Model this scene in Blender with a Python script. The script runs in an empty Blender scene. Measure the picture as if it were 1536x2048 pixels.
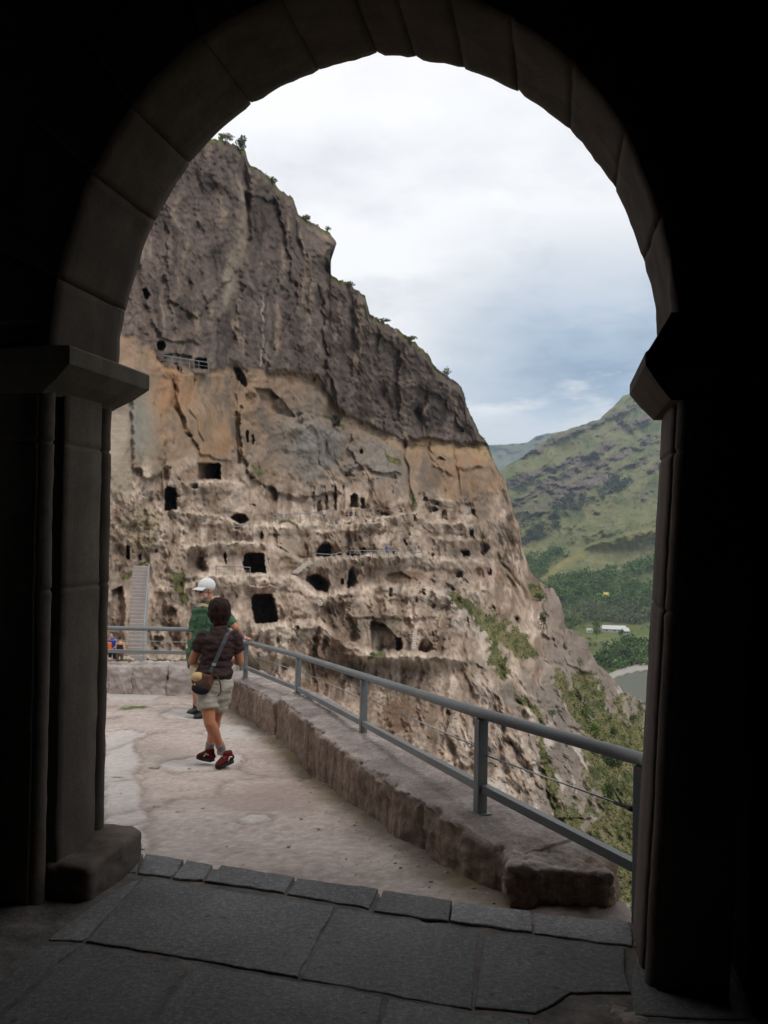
import bpy, bmesh, math, random
import numpy as np
from mathutils import Vector, Matrix
random.seed(7); rng = np.random.default_rng(11)
scene = bpy.context.scene
COL = scene.collection
PI = math.pi
# ---------------------------------------------------------------- camera frame
F = 1657.0; CAMZ = 1.7
PITCH = math.radians(0.9); ROLL = 0.017
_r0 = Vector((math.cos(ROLL), 0, math.sin(ROLL)))
_f0 = Vector((0, math.cos(PITCH), math.sin(PITCH)))
_u0 = _r0.cross(_f0).normalized()
_r0 = _f0.cross(_u0).normalized()
RX, FW, UP = np.array(_r0), np.array(_f0), np.array(_u0)
def rays(px, py):
    px = np.asarray(px, float); py = np.asarray(py, float)
    a = (px - 768.0) / F; b = (1024.0 - py) / F
    return a[..., None] * RX + b[..., None] * UP + FW
def PT(px, py, Y):
    d = rays(px, py); Y = np.asarray(Y, float)
    return d / d[..., 1:2] * Y[..., None] + np.array([0, 0, CAMZ])
def W(px, py, Y): return Vector(PT(px, py, Y))
def onz(px, py, z):
    d = rays(px, py); t = (z - CAMZ) / d[2]
    return Vector((d[0] * t, d[1] * t, z))
# ---------------------------------------------------------------- noise
_perm = np.random.default_rng(5).permutation(256); _perm = np.concatenate([_perm, _perm, _perm])
_g3 = np.random.default_rng(6).normal(size=(256, 3)); _g3 /= np.linalg.norm(_g3, axis=1)[:, None]
def perlin(x, y, z):
    x, y, z = np.broadcast_arrays(np.asarray(x, float), np.asarray(y, float), np.asarray(z, float))
    xi = np.floor(x).astype(int); yi = np.floor(y).astype(int); zi = np.floor(z).astype(int)
    xf, yf, zf = x - xi, y - yi, z - zi
    s = lambda t: t * t * t * (t * (t * 6 - 15) + 10)
    u, v, w = s(xf), s(yf), s(zf)
    def g(i, j, k):
        h = _perm[_perm[_perm[(xi + i) & 255] + ((yi + j) & 255)] + ((zi + k) & 255)]
        gg = _g3[h]
        return gg[..., 0] * (xf - i) + gg[..., 1] * (yf - j) + gg[..., 2] * (zf - k)
    l = lambda t, a, b: a + t * (b - a)
    return 1.6 * l(w, l(v, l(u, g(0,0,0), g(1,0,0)), l(u, g(0,1,0), g(1,1,0))), l(v, l(u, g(0,0,1), g(1,0,1)), l(u, g(0,1,1), g(1,1,1))))
def fbm(x, y, z=0.0, o=4, gain=.5):
    r = 0; a = 1.0; f = 1.0
    for i in range(o):
        r = r + a * perlin(np.asarray(x) * f + 17.3 * i, np.asarray(y) * f + 5.1 * i, np.asarray(z) * f + 3.7 * i); a *= gain; f *= 2.03
    return r
def ridged(x, y, z=0.0, o=4):
    r = 0; a = 1.0; f = 1.0
    for i in range(o):
        r = r + a * (1 - 2 * np.abs(perlin(np.asarray(x) * f + 9.3 * i, np.asarray(y) * f + 2.1 * i, np.asarray(z) * f + 1.7 * i))); a *= .5; f *= 2.07
    return r
def sst(e0, e1, x):
    t = np.clip((x - e0) / (e1 - e0), 0, 1); return t * t * (3 - 2 * t)
def PL(pts):
    a = np.array(pts, float)
    return lambda x: np.interp(x, a[:, 0], a[:, 1])
def tps(pts):
    p = np.array(pts, float); n = len(p); X = p[:, :2] / 500.0
    k = lambda r2: np.where(r2 > 1e-12, r2 * np.log(r2 + 1e-12), 0)
    K = k(((X[:, None] - X[None]) ** 2).sum(-1)) + np.eye(n) * 2e-3
    A = np.zeros((n + 3, n + 3)); A[:n, :n] = K; A[:n, n] = 1; A[:n, n+1:] = X; A[n, :n] = 1; A[n+1:, :n] = X.T
    sol = np.linalg.solve(A, np.concatenate([np.log(p[:, 2]), [0, 0, 0]]))
    def f(px, py):
        x = np.asarray(px, float) / 500.0; y = np.asarray(py, float) / 500.0
        r = sol[n] + sol[n+1] * x + sol[n+2] * y
        for i in range(n): r = r + sol[i] * k((x - X[i, 0]) ** 2 + (y - X[i, 1]) ** 2)
        return np.exp(r)
    return f
def inpoly(px, py, poly):
    r = np.zeros(np.shape(px), bool); n = len(poly)
    for i in range(n):
        x0, y0 = poly[i]; x1, y1 = poly[(i + 1) % n]
        if y0 == y1: continue
        c = ((y0 > py) != (y1 > py)) & (px < (x1 - x0) * (py - y0) / (y1 - y0) + x0)
        r ^= c
    return r
def segdist(px, py, pts):
    d = np.full(np.shape(px), 1e9)
    for (x0, y0), (x1, y1) in zip(pts[:-1], pts[1:]):
        dx, dy = x1 - x0, y1 - y0; L = dx * dx + dy * dy + 1e-9
        t = np.clip(((px - x0) * dx + (py - y0) * dy) / L, 0, 1)
        d = np.minimum(d, np.hypot(px - x0 - t * dx, py - y0 - t * dy))
    return d
# ---------------------------------------------------------------- object helpers
def tag(o, label=None, cat=None, group=None, kind=None):
    if label: o['label'] = label
    if cat: o['category'] = cat
    if group: o['group'] = group
    if kind: o['kind'] = kind
    return o
def link(name, me, mat=None, parent=None, smooth=False):
    o = bpy.data.objects.new(name, me); COL.objects.link(o)
    if mat: me.materials.append(mat)
    if smooth: me.polygons.foreach_set('use_smooth', [True] * len(me.polygons))
    if parent:
        o.parent = parent; o.matrix_parent_inverse = Matrix.Translation(-parent.location)
    return o
def empty(name, loc, label, cat, group=None):
    o = bpy.data.objects.new(name, None); COL.objects.link(o); o.location = loc; o.empty_display_size = .1
    return tag(o, label, cat, group)
def mesh_np(name, verts, faces):
    me = bpy.data.meshes.new(name)
    v = np.asarray(verts, np.float32); f = np.asarray(faces, np.int32)
    k = f.shape[1]
    me.vertices.add(len(v)); me.vertices.foreach_set('co', v.ravel())
    me.loops.add(f.size); me.loops.foreach_set('vertex_index', f.ravel())
    me.polygons.add(len(f)); me.polygons.foreach_set('loop_start', np.arange(0, f.size, k, dtype=np.int32))
    me.update(calc_edges=True); me.validate()
    return me
def vcol(me, col, name='albedo'):
    a = me.color_attributes.new(name, 'FLOAT_COLOR', 'POINT')
    c = np.ones((len(me.vertices), 4), np.float32); c[:, :3] = col
    a.data.foreach_set('color', c.ravel())
def grid_faces(nr, nc):
    i = np.arange(nr * nc).reshape(nr, nc)
    return np.stack([i[:-1, :-1], i[1:, :-1], i[1:, 1:], i[:-1, 1:]], -1).reshape(-1, 4)
class MB:
    def __init__(s): s.v = []; s.f = []
    def add(s, vs, fs):
        b = len(s.v); s.v += [tuple(v) for v in vs]; s.f += [tuple(b + i for i in f) for f in fs]
    def box(s, c, x, y, z):      # centre, three half vectors
        c = Vector(c); x = Vector(x); y = Vector(y); z = Vector(z)
        vs = [c + a * x + b * y + d * z for d in (-1, 1) for b in (-1, 1) for a in (-1, 1)]
        s.add(vs, [(0,2,3,1),(4,5,7,6),(0,1,5,4),(2,6,7,3),(0,4,6,2),(1,3,7,5)])
    def bar(s, p, q, w, h, up=(0,0,1)):
        p = Vector(p); q = Vector(q); d = q - p; t = d.normalized(); r = t.cross(Vector(up)).normalized(); u = r.cross(t)
        s.box((p + q) / 2, d / 2, r * w / 2, u * h / 2)
    def tube(s, pts, rad, n=10, caps=True):
        pts = [Vector(p) for p in pts]; rad = rad if hasattr(rad, '__len__') else [rad] * len(pts)
        loft_into(s, pts, [(r, r) for r in rad], Vector((1, 0, .013)), n, caps)
    def build(s, name, mat=None, parent=None, smooth=False, bevel=0):
        me = bpy.data.meshes.new(name); me.from_pydata([tuple(v) for v in s.v], [], s.f); me.update()
        if bevel:
            bm = bmesh.new(); bm.from_mesh(me)
            bmesh.ops.bevel(bm, geom=bm.edges[:], offset=bevel, segments=2, affect='EDGES', profile=.6)
            bm.to_mesh(me); bm.free()
        return link(name, me, mat, parent, smooth)
def loft_into(mb, pts, radii, side, n=14, caps=True):
    b0 = len(mb.v); side = Vector(side); m = len(pts); prev = None
    for i in range(m):
        t = (pts[min(i + 1, m - 1)] - pts[max(i - 1, 0)]).normalized()
        sv = side - t * side.dot(t)
        if sv.length < .05: sv = prev or t.orthogonal()
        sv.normalize(); prev = sv
        fv = t.cross(sv)
        for k in range(n):
            a = 2 * PI * k / n
            mb.v.append(tuple(pts[i] + sv * (math.cos(a) * radii[i][0]) + fv * (math.sin(a) * radii[i][1])))
    for i in range(m - 1):
        for k in range(n):
            k2 = (k + 1) % n
            mb.f.append((b0 + i*n + k, b0 + i*n + k2, b0 + (i+1)*n + k2, b0 + (i+1)*n + k))
    if caps:
        mb.f.append(tuple(b0 + k for k in range(n))[::-1]); mb.f.append(tuple(b0 + (m-1)*n + k for k in range(n)))
def round_loft(mb, pts, radii, side, n=14):
    """loft with domed ends"""
    pts = [Vector(p) for p in pts]
    a = (pts[0] - pts[1]).normalized(); b = (pts[-1] - pts[-2]).normalized()
    r0 = min(radii[0]); r1 = min(radii[-1])
    P = [pts[0] + a * r0 * .95, pts[0] + a * r0 * .7] + pts + [pts[-1] + b * r1 * .7, pts[-1] + b * r1 * .95]
    sc = lambda r, k: (r[0] * k, r[1] * k)
    R = [sc(radii[0], .25), sc(radii[0], .7)] + list(radii) + [sc(radii[-1], .7), sc(radii[-1], .25)]
    loft_into(mb, P, R, side, n)
def ellipsoid(mb, c, ax, ay, az, n=14, m=9):
    c = Vector(c); ax = Vector(ax); ay = Vector(ay); az = Vector(az); b = len(mb.v)
    for j in range(m + 1):
        th = PI * (j + .02) / (m + .04); 
        for k in range(n):
            a = 2 * PI * k / n
            mb.v.append(tuple(c + ax * (math.sin(th) * math.cos(a)) + ay * (math.sin(th) * math.sin(a)) + az * math.cos(th)))
    for j in range(m):
        for k in range(n):
            k2 = (k + 1) % n
            mb.f.append((b + j*n + k, b + (j+1)*n + k, b + (j+1)*n + k2, b + j*n + k2))
    mb.f.append(tuple(b + k for k in range(n))); mb.f.append(tuple(b + m*n + k for k in range(n))[::-1])
def fuse(mb, name, mat, parent, voxel=.01, smooth=3, noise=None):
    me = bpy.data.meshes.new(name); me.from_pydata([tuple(v) for v in mb.v], [], mb.f); me.update()
    bm = bmesh.new(); bm.from_mesh(me); bmesh.ops.recalc_face_normals(bm, faces=bm.faces[:]); bm.to_mesh(me); bm.free()
    o = bpy.data.objects.new('work', me); COL.objects.link(o)
    r = o.modifiers.new('r', 'REMESH'); r.mode = 'VOXEL'; r.voxel_size = voxel; r.adaptivity = 0
    if smooth:
        s = o.modifiers.new('s', 'SMOOTH'); s.factor = .5; s.iterations = smooth
    dg = bpy.context.evaluated_depsgraph_get(); dg.update()
    nm = bpy.data.meshes.new_from_object(o.evaluated_get(dg)); nm.name = name
    bpy.data.objects.remove(o)
    if noise:
        n = len(nm.vertices); co = np.empty(n * 3, np.float32); nm.vertices.foreach_get('co', co); co = co.reshape(-1, 3)
        no = np.empty(n * 3, np.float32); nm.vertices.foreach_get('normal', no); no = no.reshape(-1, 3)
        amp, sx, sz = noise
        co = co + no * (amp * fbm(co[:, 0] / sx, co[:, 1] / sx, co[:, 2] / sz, 3))[:, None]
        nm.vertices.foreach_set('co', co.astype(np.float32).ravel()); nm.update()
    nm.materials.clear()
    return link(name, nm, mat, parent, True)
# ---------------------------------------------------------------- materials
class NT:
    def __init__(s, name):
        s.m = bpy.data.materials.new(name); s.m.use_nodes = True; s.t = s.m.node_tree; s.n = s.t.nodes
        s.bsdf = s.n['Principled BSDF']; s.tc = s.n.new('ShaderNodeTexCoord')
    def node(s, t, **kw):
        nd = s.n.new(t)
        for k, v in kw.items():
            if hasattr(nd, k) and not k.startswith('i_'): setattr(nd, k, v)
        return nd
    def L(s, a, b): s.t.links.new(a, b)
    def noise(s, scale, detail=5, rough=.6, stretch=None, out='Fac'):
        n = s.n.new('ShaderNodeTexNoise'); n.inputs['Scale'].default_value = scale; n.inputs['Detail'].default_value = detail; n.inputs['Roughness'].default_value = rough
        if stretch:
            mp = s.n.new('ShaderNodeMapping'); mp.inputs['Scale'].default_value = stretch; s.L(s.tc.outputs['Object'], mp.inputs[0]); s.L(mp.outputs[0], n.inputs['Vector'])
        else: s.L(s.tc.outputs['Object'], n.inputs['Vector'])
        return n.outputs[out]
    def ramp(s, fac, stops):
        r = s.n.new('ShaderNodeValToRGB'); e = r.color_ramp.elements
        while len(e) < len(stops): e.new(.5)
        for el, (p, c) in zip(e, stops):
            el.position = p; el.color = (*c, 1) if hasattr(c, '__len__') else (c, c, c, 1)
        s.L(fac, r.inputs[0]); return r.outputs[0]
    def mix(s, fac, a, b, mode='MIX'):
        m = s.n.new('ShaderNodeMix'); m.data_type = 'RGBA'; m.blend_type = mode
        if hasattr(fac, 'is_linked'): s.L(fac, m.inputs[0])
        else: m.inputs[0].default_value = fac
        for v, i in ((a, 6), (b, 7)):
            if hasattr(v, 'is_linked'): s.L(v, m.inputs[i])
            else: m.inputs[i].default_value = (*v, 1)
        return m.outputs[2]
    def bump(s, h, strength=.4, dist=.02, prev=None):
        b = s.n.new('ShaderNodeBump'); b.inputs['Strength'].default_value = strength; b.inputs['Distance'].default_value = dist
        s.L(h, b.inputs['Height'])
        if prev: s.L(prev, b.inputs['Normal'])
        return b.outputs[0]
    def done(s, col, rough=.8, normal=None, metal=0, spec=.3):
        if hasattr(col, 'is_linked'): s.L(col, s.bsdf.inputs['Base Color'])
        else: s.bsdf.inputs['Base Color'].default_value = (*col, 1)
        if hasattr(rough, 'is_linked'): s.L(rough, s.bsdf.inputs['Roughness'])
        else: s.bsdf.inputs['Roughness'].default_value = rough
        s.bsdf.inputs['Metallic'].default_value = metal; s.bsdf.inputs['Specular IOR Level'].default_value = spec
        if normal: s.L(normal, s.bsdf.inputs['Normal'])
        return s.m
    def attr(s, name='albedo'):
        a = s.n.new('ShaderNodeAttribute'); a.attribute_name = name; return a.outputs['Color']
def simple(name, col, rough=.8, var=.25, scale=30, bump=.15, dist=.004, spec=.3, metal=0, stretch=None):
    t = NT(name); f = t.noise(scale, 5, .6, stretch)
    c = t.mix(f, tuple(x * (1 - var) for x in col), tuple(min(1, x * (1 + var)) for x in col))
    return t.done(c, rough, t.bump(t.noise(scale * 3, 4, .6, stretch), bump, dist), metal, spec)
# ================================================================ CLIFF
YTOP = PL([(60,40),(250,150),(390,250),(415,284),(440,278),(470,290),(490,303),(497,326),(515,337),(540,356),(560,380),(585,396),(596,428),(615,440),(645,458),(655,463),(659,470),(661,549),(680,561),(700,568),(730,592),(740,630),(770,646),(800,663),(830,686),(855,706),(868,732),(890,751),(915,766),(928,786),(932,810),(945,836),(955,860),(975,886),(982,905),(995,938),(1012,962),(1018,990),(1028,1020),(1040,1056),(1043,1086),(1052,1116),(1062,1146),(1080,1166),(1105,1178),(1118,1196),(1128,1230),(1130,1256),(1150,1263),(1175,1282),(1186,1312),(1195,1328),(1225,1356),(1245,1382),(1290,1405),(1345,1425)])
DBASE = tps([(60,1300,34),(230,1330,40),(230,1270,44),(240,1100,48),(230,900,50),(60,700,55),(250,700,62),(320,500,78),(440,290,100),(560,400,122),
 (400,950,62),(360,1180,50),(500,1120,66),(500,1240,62),(600,1340,60),(560,1090,76),(540,1000,92),(520,800,95),(640,1040,118),(720,1035,128),(775,1100,116),(700,1160,98),(690,1240,84),
 (670,500,135),(690,700,138),(850,720,172),(980,890,215),(900,900,190),(1000,950,215),(1040,1060,205),(950,1050,178),(900,1150,150),(975,1150,180),(760,1290,80),(850,1290,90),
 (760,1450,66),(900,1500,74),(1000,1300,112),(1100,1250,150),(1080,1500,92),(1180,1620,88),(1180,1300,165),(1225,1350,180),(1280,1430,160),(1240,1720,72),(1330,1900,60),(700,1440,62),(600,1600,52),(400,1700,44),(900,1900,55),(60,1900,34)])
xs = np.arange(60, 1346, 2.0); NR = 800
v = np.linspace(0, 1, NR)
PX, V = np.meshgrid(xs, v)
rough_top = 4.2 * fbm(xs / 11.0, 0 * xs, 3.1, 4, .6) + 4.5 * np.maximum(0, perlin(xs / 23.0, 0 * xs, 8.8))
YT = YTOP(xs) - rough_top
_k = np.exp(-(np.arange(-24, 25) / 11.0) ** 2); _k /= _k.sum(); YS = np.convolve(np.pad(YT, 24, 'edge'), _k, 'valid')
PY = YS[None] + V * (1960 - YS[None]) + (YT - YS)[None] * np.exp(-22 * V)
# the lower cliff is cut into terraces: the depth changes on the ledges, the faces between them stand upright
LEV = [[(60,955),(220,962),(330,966),(450,962),(490,972),(560,1002),(640,985),(700,962),(760,962),(820,985),(900,1002),(1000,1000),(1345,1000)],
 [(60,1018),(220,1020),(330,1024),(440,1030),(500,1051),(545,1047),(640,1043),(760,1037),(820,1026),(860,1045),(940,1047),(1000,1046),(1345,1050)],
 [(60,1092),(220,1095),(370,1093),(440,1087),(500,1085),(550,1096),(600,1122),(720,1115),(840,1112),(900,1121),(1000,1123),(1345,1150)],
 [(60,1150),(220,1152),(370,1153),(440,1153),(545,1153),(600,1160),(625,1186),(660,1193),(700,1184),(770,1174),(850,1178),(900,1196),(1000,1172),(1345,1220)],
 [(60,1318),(220,1318),(400,1319),(440,1292),(500,1253),(560,1255),(640,1253),(690,1290),(740,1313),(870,1313),(1000,1335),(1345,1400)],
 [(60,1560),(500,1500),(740,1500),(1000,1520),(1345,1600)]]
jl = 5 * fbm(PX / 30, PY / 60, 4.1, 3) + 3 * fbm(PX / 9, PY / 30, 2.1, 2)
LV = [PL(p)(PX) for p in LEV]; ctr = [LV[0] - 45] + [(a_ + b_) / 2 for a_, b_ in zip(LV[:-1], LV[1:])] + [LV[-1] + 60]
PE = ctr[0].copy(); lip = np.zeros_like(PX); under = np.zeros_like(PX); ltop = np.zeros_like(PX)
for k_, L_ in enumerate(LV):
    w_ = np.clip((L_ - 1040) * .10, 4, 15); dy_ = PY - L_ - jl
    WL = [(.7 * sst(500, 450, PX) * sst(310, 340, PX) + .6 * sst(835, 860, PX)), sst(330, 400, PX) * (1 - .5 * sst(820, 850, PX)), sst(360, 380, PX) * (1 - .75 * sst(505, 530, PX) * sst(600, 575, PX)), sst(360, 385, PX) * (1 - .6 * np.exp(-((PX - 735) / 25) ** 2)), 1 - .8 * sst(420, 445, PX) * sst(505, 480, PX), .5 + 0 * PX][k_]
    lin_ = np.clip((PY - ctr[k_]) / (ctr[k_+1] - ctr[k_]), 0, 1); q_ = sst(-w_, 0, dy_) * WL + lin_ * (1 - WL); PE = PE + (ctr[k_+1] - ctr[k_]) * q_
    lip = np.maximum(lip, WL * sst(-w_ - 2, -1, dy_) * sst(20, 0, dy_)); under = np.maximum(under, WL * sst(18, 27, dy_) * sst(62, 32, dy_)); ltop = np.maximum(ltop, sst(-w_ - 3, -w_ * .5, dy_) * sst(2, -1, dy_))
WS = sst(900, 955, PY) * sst(1350, 1310, PY) * sst(1010, 930, PX + .35 * np.maximum(0, PY - 1180))
lip *= WS; ltop *= WS; under *= WS
D0 = DBASE(PX, PY + WS * (PE + .12 * (PY - PE) - PY))
n = fbm
A = np.zeros_like(PX)                                   # recess (+) in pixels of depth
wx = PX + 14 * fbm(PX / 60, PY / 60, 1.5, 2); wy = PY + 14 * fbm(PX / 60, PY / 60, 7.5, 2)
YB = PL([(60,560),(200,640),(250,668),(300,692),(330,735),(415,742),(465,735),(545,742),(630,748),(660,790),(690,830),(740,852),(805,878),(900,886),(975,888),(1345,892)])
YO = PL([(60,860),(200,880),(330,930),(480,925),(620,965),(700,950),(800,990),(900,1020),(1000,1005),(1345,1005)])
jit = 10 * fbm(PX / 30, PY / 30, 2.2, 4)
up = sst(8, -7, PY - YB(PX) + jit)                     # dark upper tuff
lo = sst(-55, 55, PY - YO(PX) + 4.5 * jit)             # pale lower rock
mid = (1 - up) * (1 - lo)
outer = sst(1060, 1110, PX + 1.5 * jit) * sst(1130, 1175, PY)      # brown outer spur
slope = sst(-10, 50, PY - np.interp(PX, [1100, 1150, 1200, 1345], [1900, 1560, 1340, 1380])) * sst(1110, 1180, PX)
# general relief
calm = np.zeros_like(PX)
for cx, cy, rx, ry in [(680,992,66,34),(410,835,66,95),(880,945,80,60),(925,1035,60,42),(940,1125,50,40),(760,1270,40,36),(290,860,34,110),(500,1225,50,40),(515,1115,60,30),(790,1160,50,22),(270,1220,40,110),(235,910,32,95)]:
    calm = np.maximum(calm, np.exp(-(np.abs((PX - cx) / rx) ** 4 + np.abs((PY - cy) / ry) ** 4)))
ca = 1 - .8 * calm
def billow(x, y, z, o=3, g=.45):
    r_ = 0; a_ = 1.0; f_ = 1.0
    for i in range(o): r_ = r_ + a_ * np.abs(perlin(x * f_ + 7.7 * i, y * f_ + 3.1 * i, z + 5.3 * i)); a_ *= g; f_ *= 2.1
    return r_
A += 52 * fbm(wx / 175, wy / 260, .3, 3) * (1 - .3 * up)
A -= 44 * billow(wx / 62, wy / 190, 4.4, 3) * up + 40 * billow(wx / 54, wy / 84, 2.4, 3) * lo * ca * sst(1560, 1300, PX + .4 * PY * 0) + 30 * billow(wx / 80, wy / 110, 7.4, 3) * mid * ca
A += (20 * fbm(wx / 40, wy / 56, 2.9, 5, .5) * (up * .85 + mid * .75 + lo) + 9 * fbm(PX / 19, PY / 22, 3.9, 3, .5) * (.6 + .6 * lo) - 9 * billow(PX / 17, PY / 26, 5.9, 2) * (.5 + .7 * lo) + 5.0 * fbm(PX / 8, PY / 9, 8.1, 4, .55) * (1 + .5 * lo + .4 * up)) * ca
A -= 30 * billow(wx / 30, wy / 150, 6.1, 3) * lo * sst(1180, 1330, PY) * sst(1120, 1000, PX)
A += 20 * (fbm(wx / 130, (wy + .25 * wx) / 24, 3.3, 3)) * mid * ca * .6
# slanting strata of the lower right face
dd = (wx * .55 + wy * -.30); A -= 62 * billow(dd / 30, (wx + wy) / 150, 1.9, 4, .55) * sst(880, 980, PX) * sst(1290, 1380, PY)
A += 30 * sst(-4, 4, PY - YB(PX) + jit) * sst(46, 0, PY - YB(PX) + jit) * sst(430, 640, PX)   # overhang of the dark layer
# grooves and cracks
for pts, w, d in [([(497,350),(484,430),(480,520),(468,600),(455,690)],9,36),([(520,600),(524,740)],4,14),([(664,540),(655,640),(642,740)],13,40),([(597,440),(602,520)],6,20),([(703,590),(694,720),(690,800)],9,26),
  ([(473,740),(480,800),(470,925)],4,45),([(345,735),(352,800),(375,870)],5,30),([(385,760),(383,820),(402,885)],3,22),([(805,880),(815,960),(822,1010)],4,30),([(862,885),(870,930)],3,14),([(912,940),(920,1000)],3,16),([(640,880),(690,960)],5,24),
  ([(745,640),(760,760),(800,870)],7,24),([(835,825),(850,850)],8,34),([(395,560),(410,640)],7,26),([(330,560),(345,660)],8,22),([(610,845),(650,960)],5,20),([(470,735),(500,795)],13,52),
  ([(300,1150),(330,1240),(360,1300)],8,26),([(555,1250),(575,1330)],9,22),([(628,1240),(640,1400)],10,26),([(700,1240),(690,1400)],9,24),([(1000,1110),(1060,1200)],4,22),([(1015,1150),(1040,1200)],5,26),([(1075,1250),(1090,1330)],8,28),([(1128,1300),(1160,1360)],6,22),
  ([(560,1000),(640,1020)],5,18),([(920,1330),(960,1480),(1010,1600)],8,28),([(1000,1330),(1060,1480)],7,24)]:
    A += d * np.exp(-(segdist(wx, wy, pts) / w) ** 2)
# swelling masses
for cx, cy, rx, ry, d in [(630,900,70,90,-46),(380,830,75,100,-22),(680,1078,110,30,-40),(1120,1220,30,60,-30),(1160,1330,30,60,-26),(840,1250,60,50,-26),(790,1400,70,80,10),(560,830,60,50,14),(900,1060,30,20,-8),(330,1200,34,60,-12),(655,485,28,40,-30),(560,470,36,90,-18),(760,720,44,110,-18),
   (300,880,36,90,-16),(1060,1260,26,50,-18),(990,1420,60,90,-14)]:
    A += d * np.exp(-(((wx - cx) / rx) ** 2 + ((wy - cy) / ry) ** 2))
# large plates of rock with crisp broken edges
for poly, d in [([(345,742),(468,746),(474,830),(469,925),(402,912),(375,870),(352,800)],-20),([(478,806),(520,800),(560,838),(612,850),(640,930),(692,985),(600,1000),(505,965),(478,900)],-34),([(262,790),(310,800),(336,870),(330,940),(300,962),(267,935)],-26),([(560,748),(640,756),(688,832),(668,872),(640,880),(600,806)],14),
  ([(482,380),(556,402),(598,600),(532,738),(470,700),(484,520)],18),([(330,440),(458,420),(466,560),(392,640),(332,600)],-16),([(832,765),(896,800),(930,868),(862,874),(806,858)],18),([(640,560),(690,600),(700,760),(680,830),(650,720)],-18),([(300,640),(372,600),(400,640),(400,690),(320,680)],-16),([(740,660),(800,700),(800,850),(752,840),(735,740)],14),
  ([(815,888),(862,888),(868,930),(905,948),(890,1000),(826,962)],10),([(908,894),(972,896),(968,930),(930,945),(908,930)],-10),([(700,860),(795,888),(806,950),(730,944),(694,900)],-14),([(545,1050),(760,1044),(800,1060),(770,1112),(600,1118),(552,1092)],-22),([(680,1196),(850,1188),(880,1240),(800,1240),(740,1236),(690,1240)],-16),([(590,1260),(640,1256),(628,1420),(585,1400)],14),([(870,1010),(945,1006),(975,1080),(890,1078)],8),
  ([(1090,1180),(1128,1240),(1120,1290),(1085,1270)],-18),([(1130,1270),(1180,1300),(1176,1350),(1130,1330)],-16),([(1000,1390),(1070,1420),(1110,1520),(1060,1540),(1010,1470)],-22),([(900,1400),(960,1420),(990,1530),(930,1540),(890,1470)],-16),([(1080,1530),(1150,1560),(1185,1640),(1110,1640)],-20),([(940,1240),(985,1290),(970,1350),(920,1310)],-14)]:
    q = np.array(poly, float); x0, y0 = q.min(0) - 20; x1, y1 = q.max(0) + 20; m = (PX > x0) & (PX < x1) & (PY > y0) & (PY < y1)
    jx = PX[m] + 7 * fbm(PX[m] / 24, PY[m] / 24, 14.2, 4); jy = PY[m] + 7 * fbm(PX[m] / 24, PY[m] / 24, 19.2, 4)
    ins = inpoly(jx, jy, poly); e_ = segdist(jx, jy, poly + poly[:1]); A[m] += 1.5 * d * np.where(ins, sst(0, 5, e_), 0)
# small local sills
for pts, d, fade in [([(860,1044),(900,1043),(938,1046)],22,26),([(868,1074),(910,1075),(968,1078)],24,32),([(735,1310),(800,1312),(870,1312)],24,60),([(690,955),(740,950),(800,960)],14,36),([(870,915),(900,960)],8,26),([(960,1170),(1000,1165),(1040,1180)],18,60),([(500,1172),(550,1172)],24,14),([(325,740),(416,742)],16,24),([(390,961),(445,961)],14,20),([(900,1118),(985,1122)],20,50)]:
    pts = sorted(pts); f = PL(pts); x0, x1 = pts[0][0], pts[-1][0]
    dy = PY - f(PX) + 3 * fbm(PX / 14, PY / 14, 1.1, 2)
    A -= 1.3 * d * sst(-1.5, 2.5, dy) * sst(fade, 0, dy) * sst(x0 - 8, x0 + 8, PX) * sst(x1 + 8, x1 - 8, PX)
    A += .5 * d * sst(-fade * .4, 0, dy) * (dy < 0) * sst(x0 - 8, x0 + 8, PX) * sst(x1 + 8, x1 - 8, PX)
A -= 27 * lip * (.6 + fbm(PX / 24, PY / 24, 6.6, 2)); A += 22 * under; A += 26 * WS * fbm(wx / 30, wy / 110, 1.4, 3) * ca - 34 * WS * billow(wx / 38, wy / 120, 8.4, 3) * ca
# the church front, cut as a flat wall with pilasters
A += 14 * sst(.0, .25, np.sin(PX / 3.4)) * ((PX > 612) & (PX < 690) & (PY > 972) & (PY < 1020))
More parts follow.
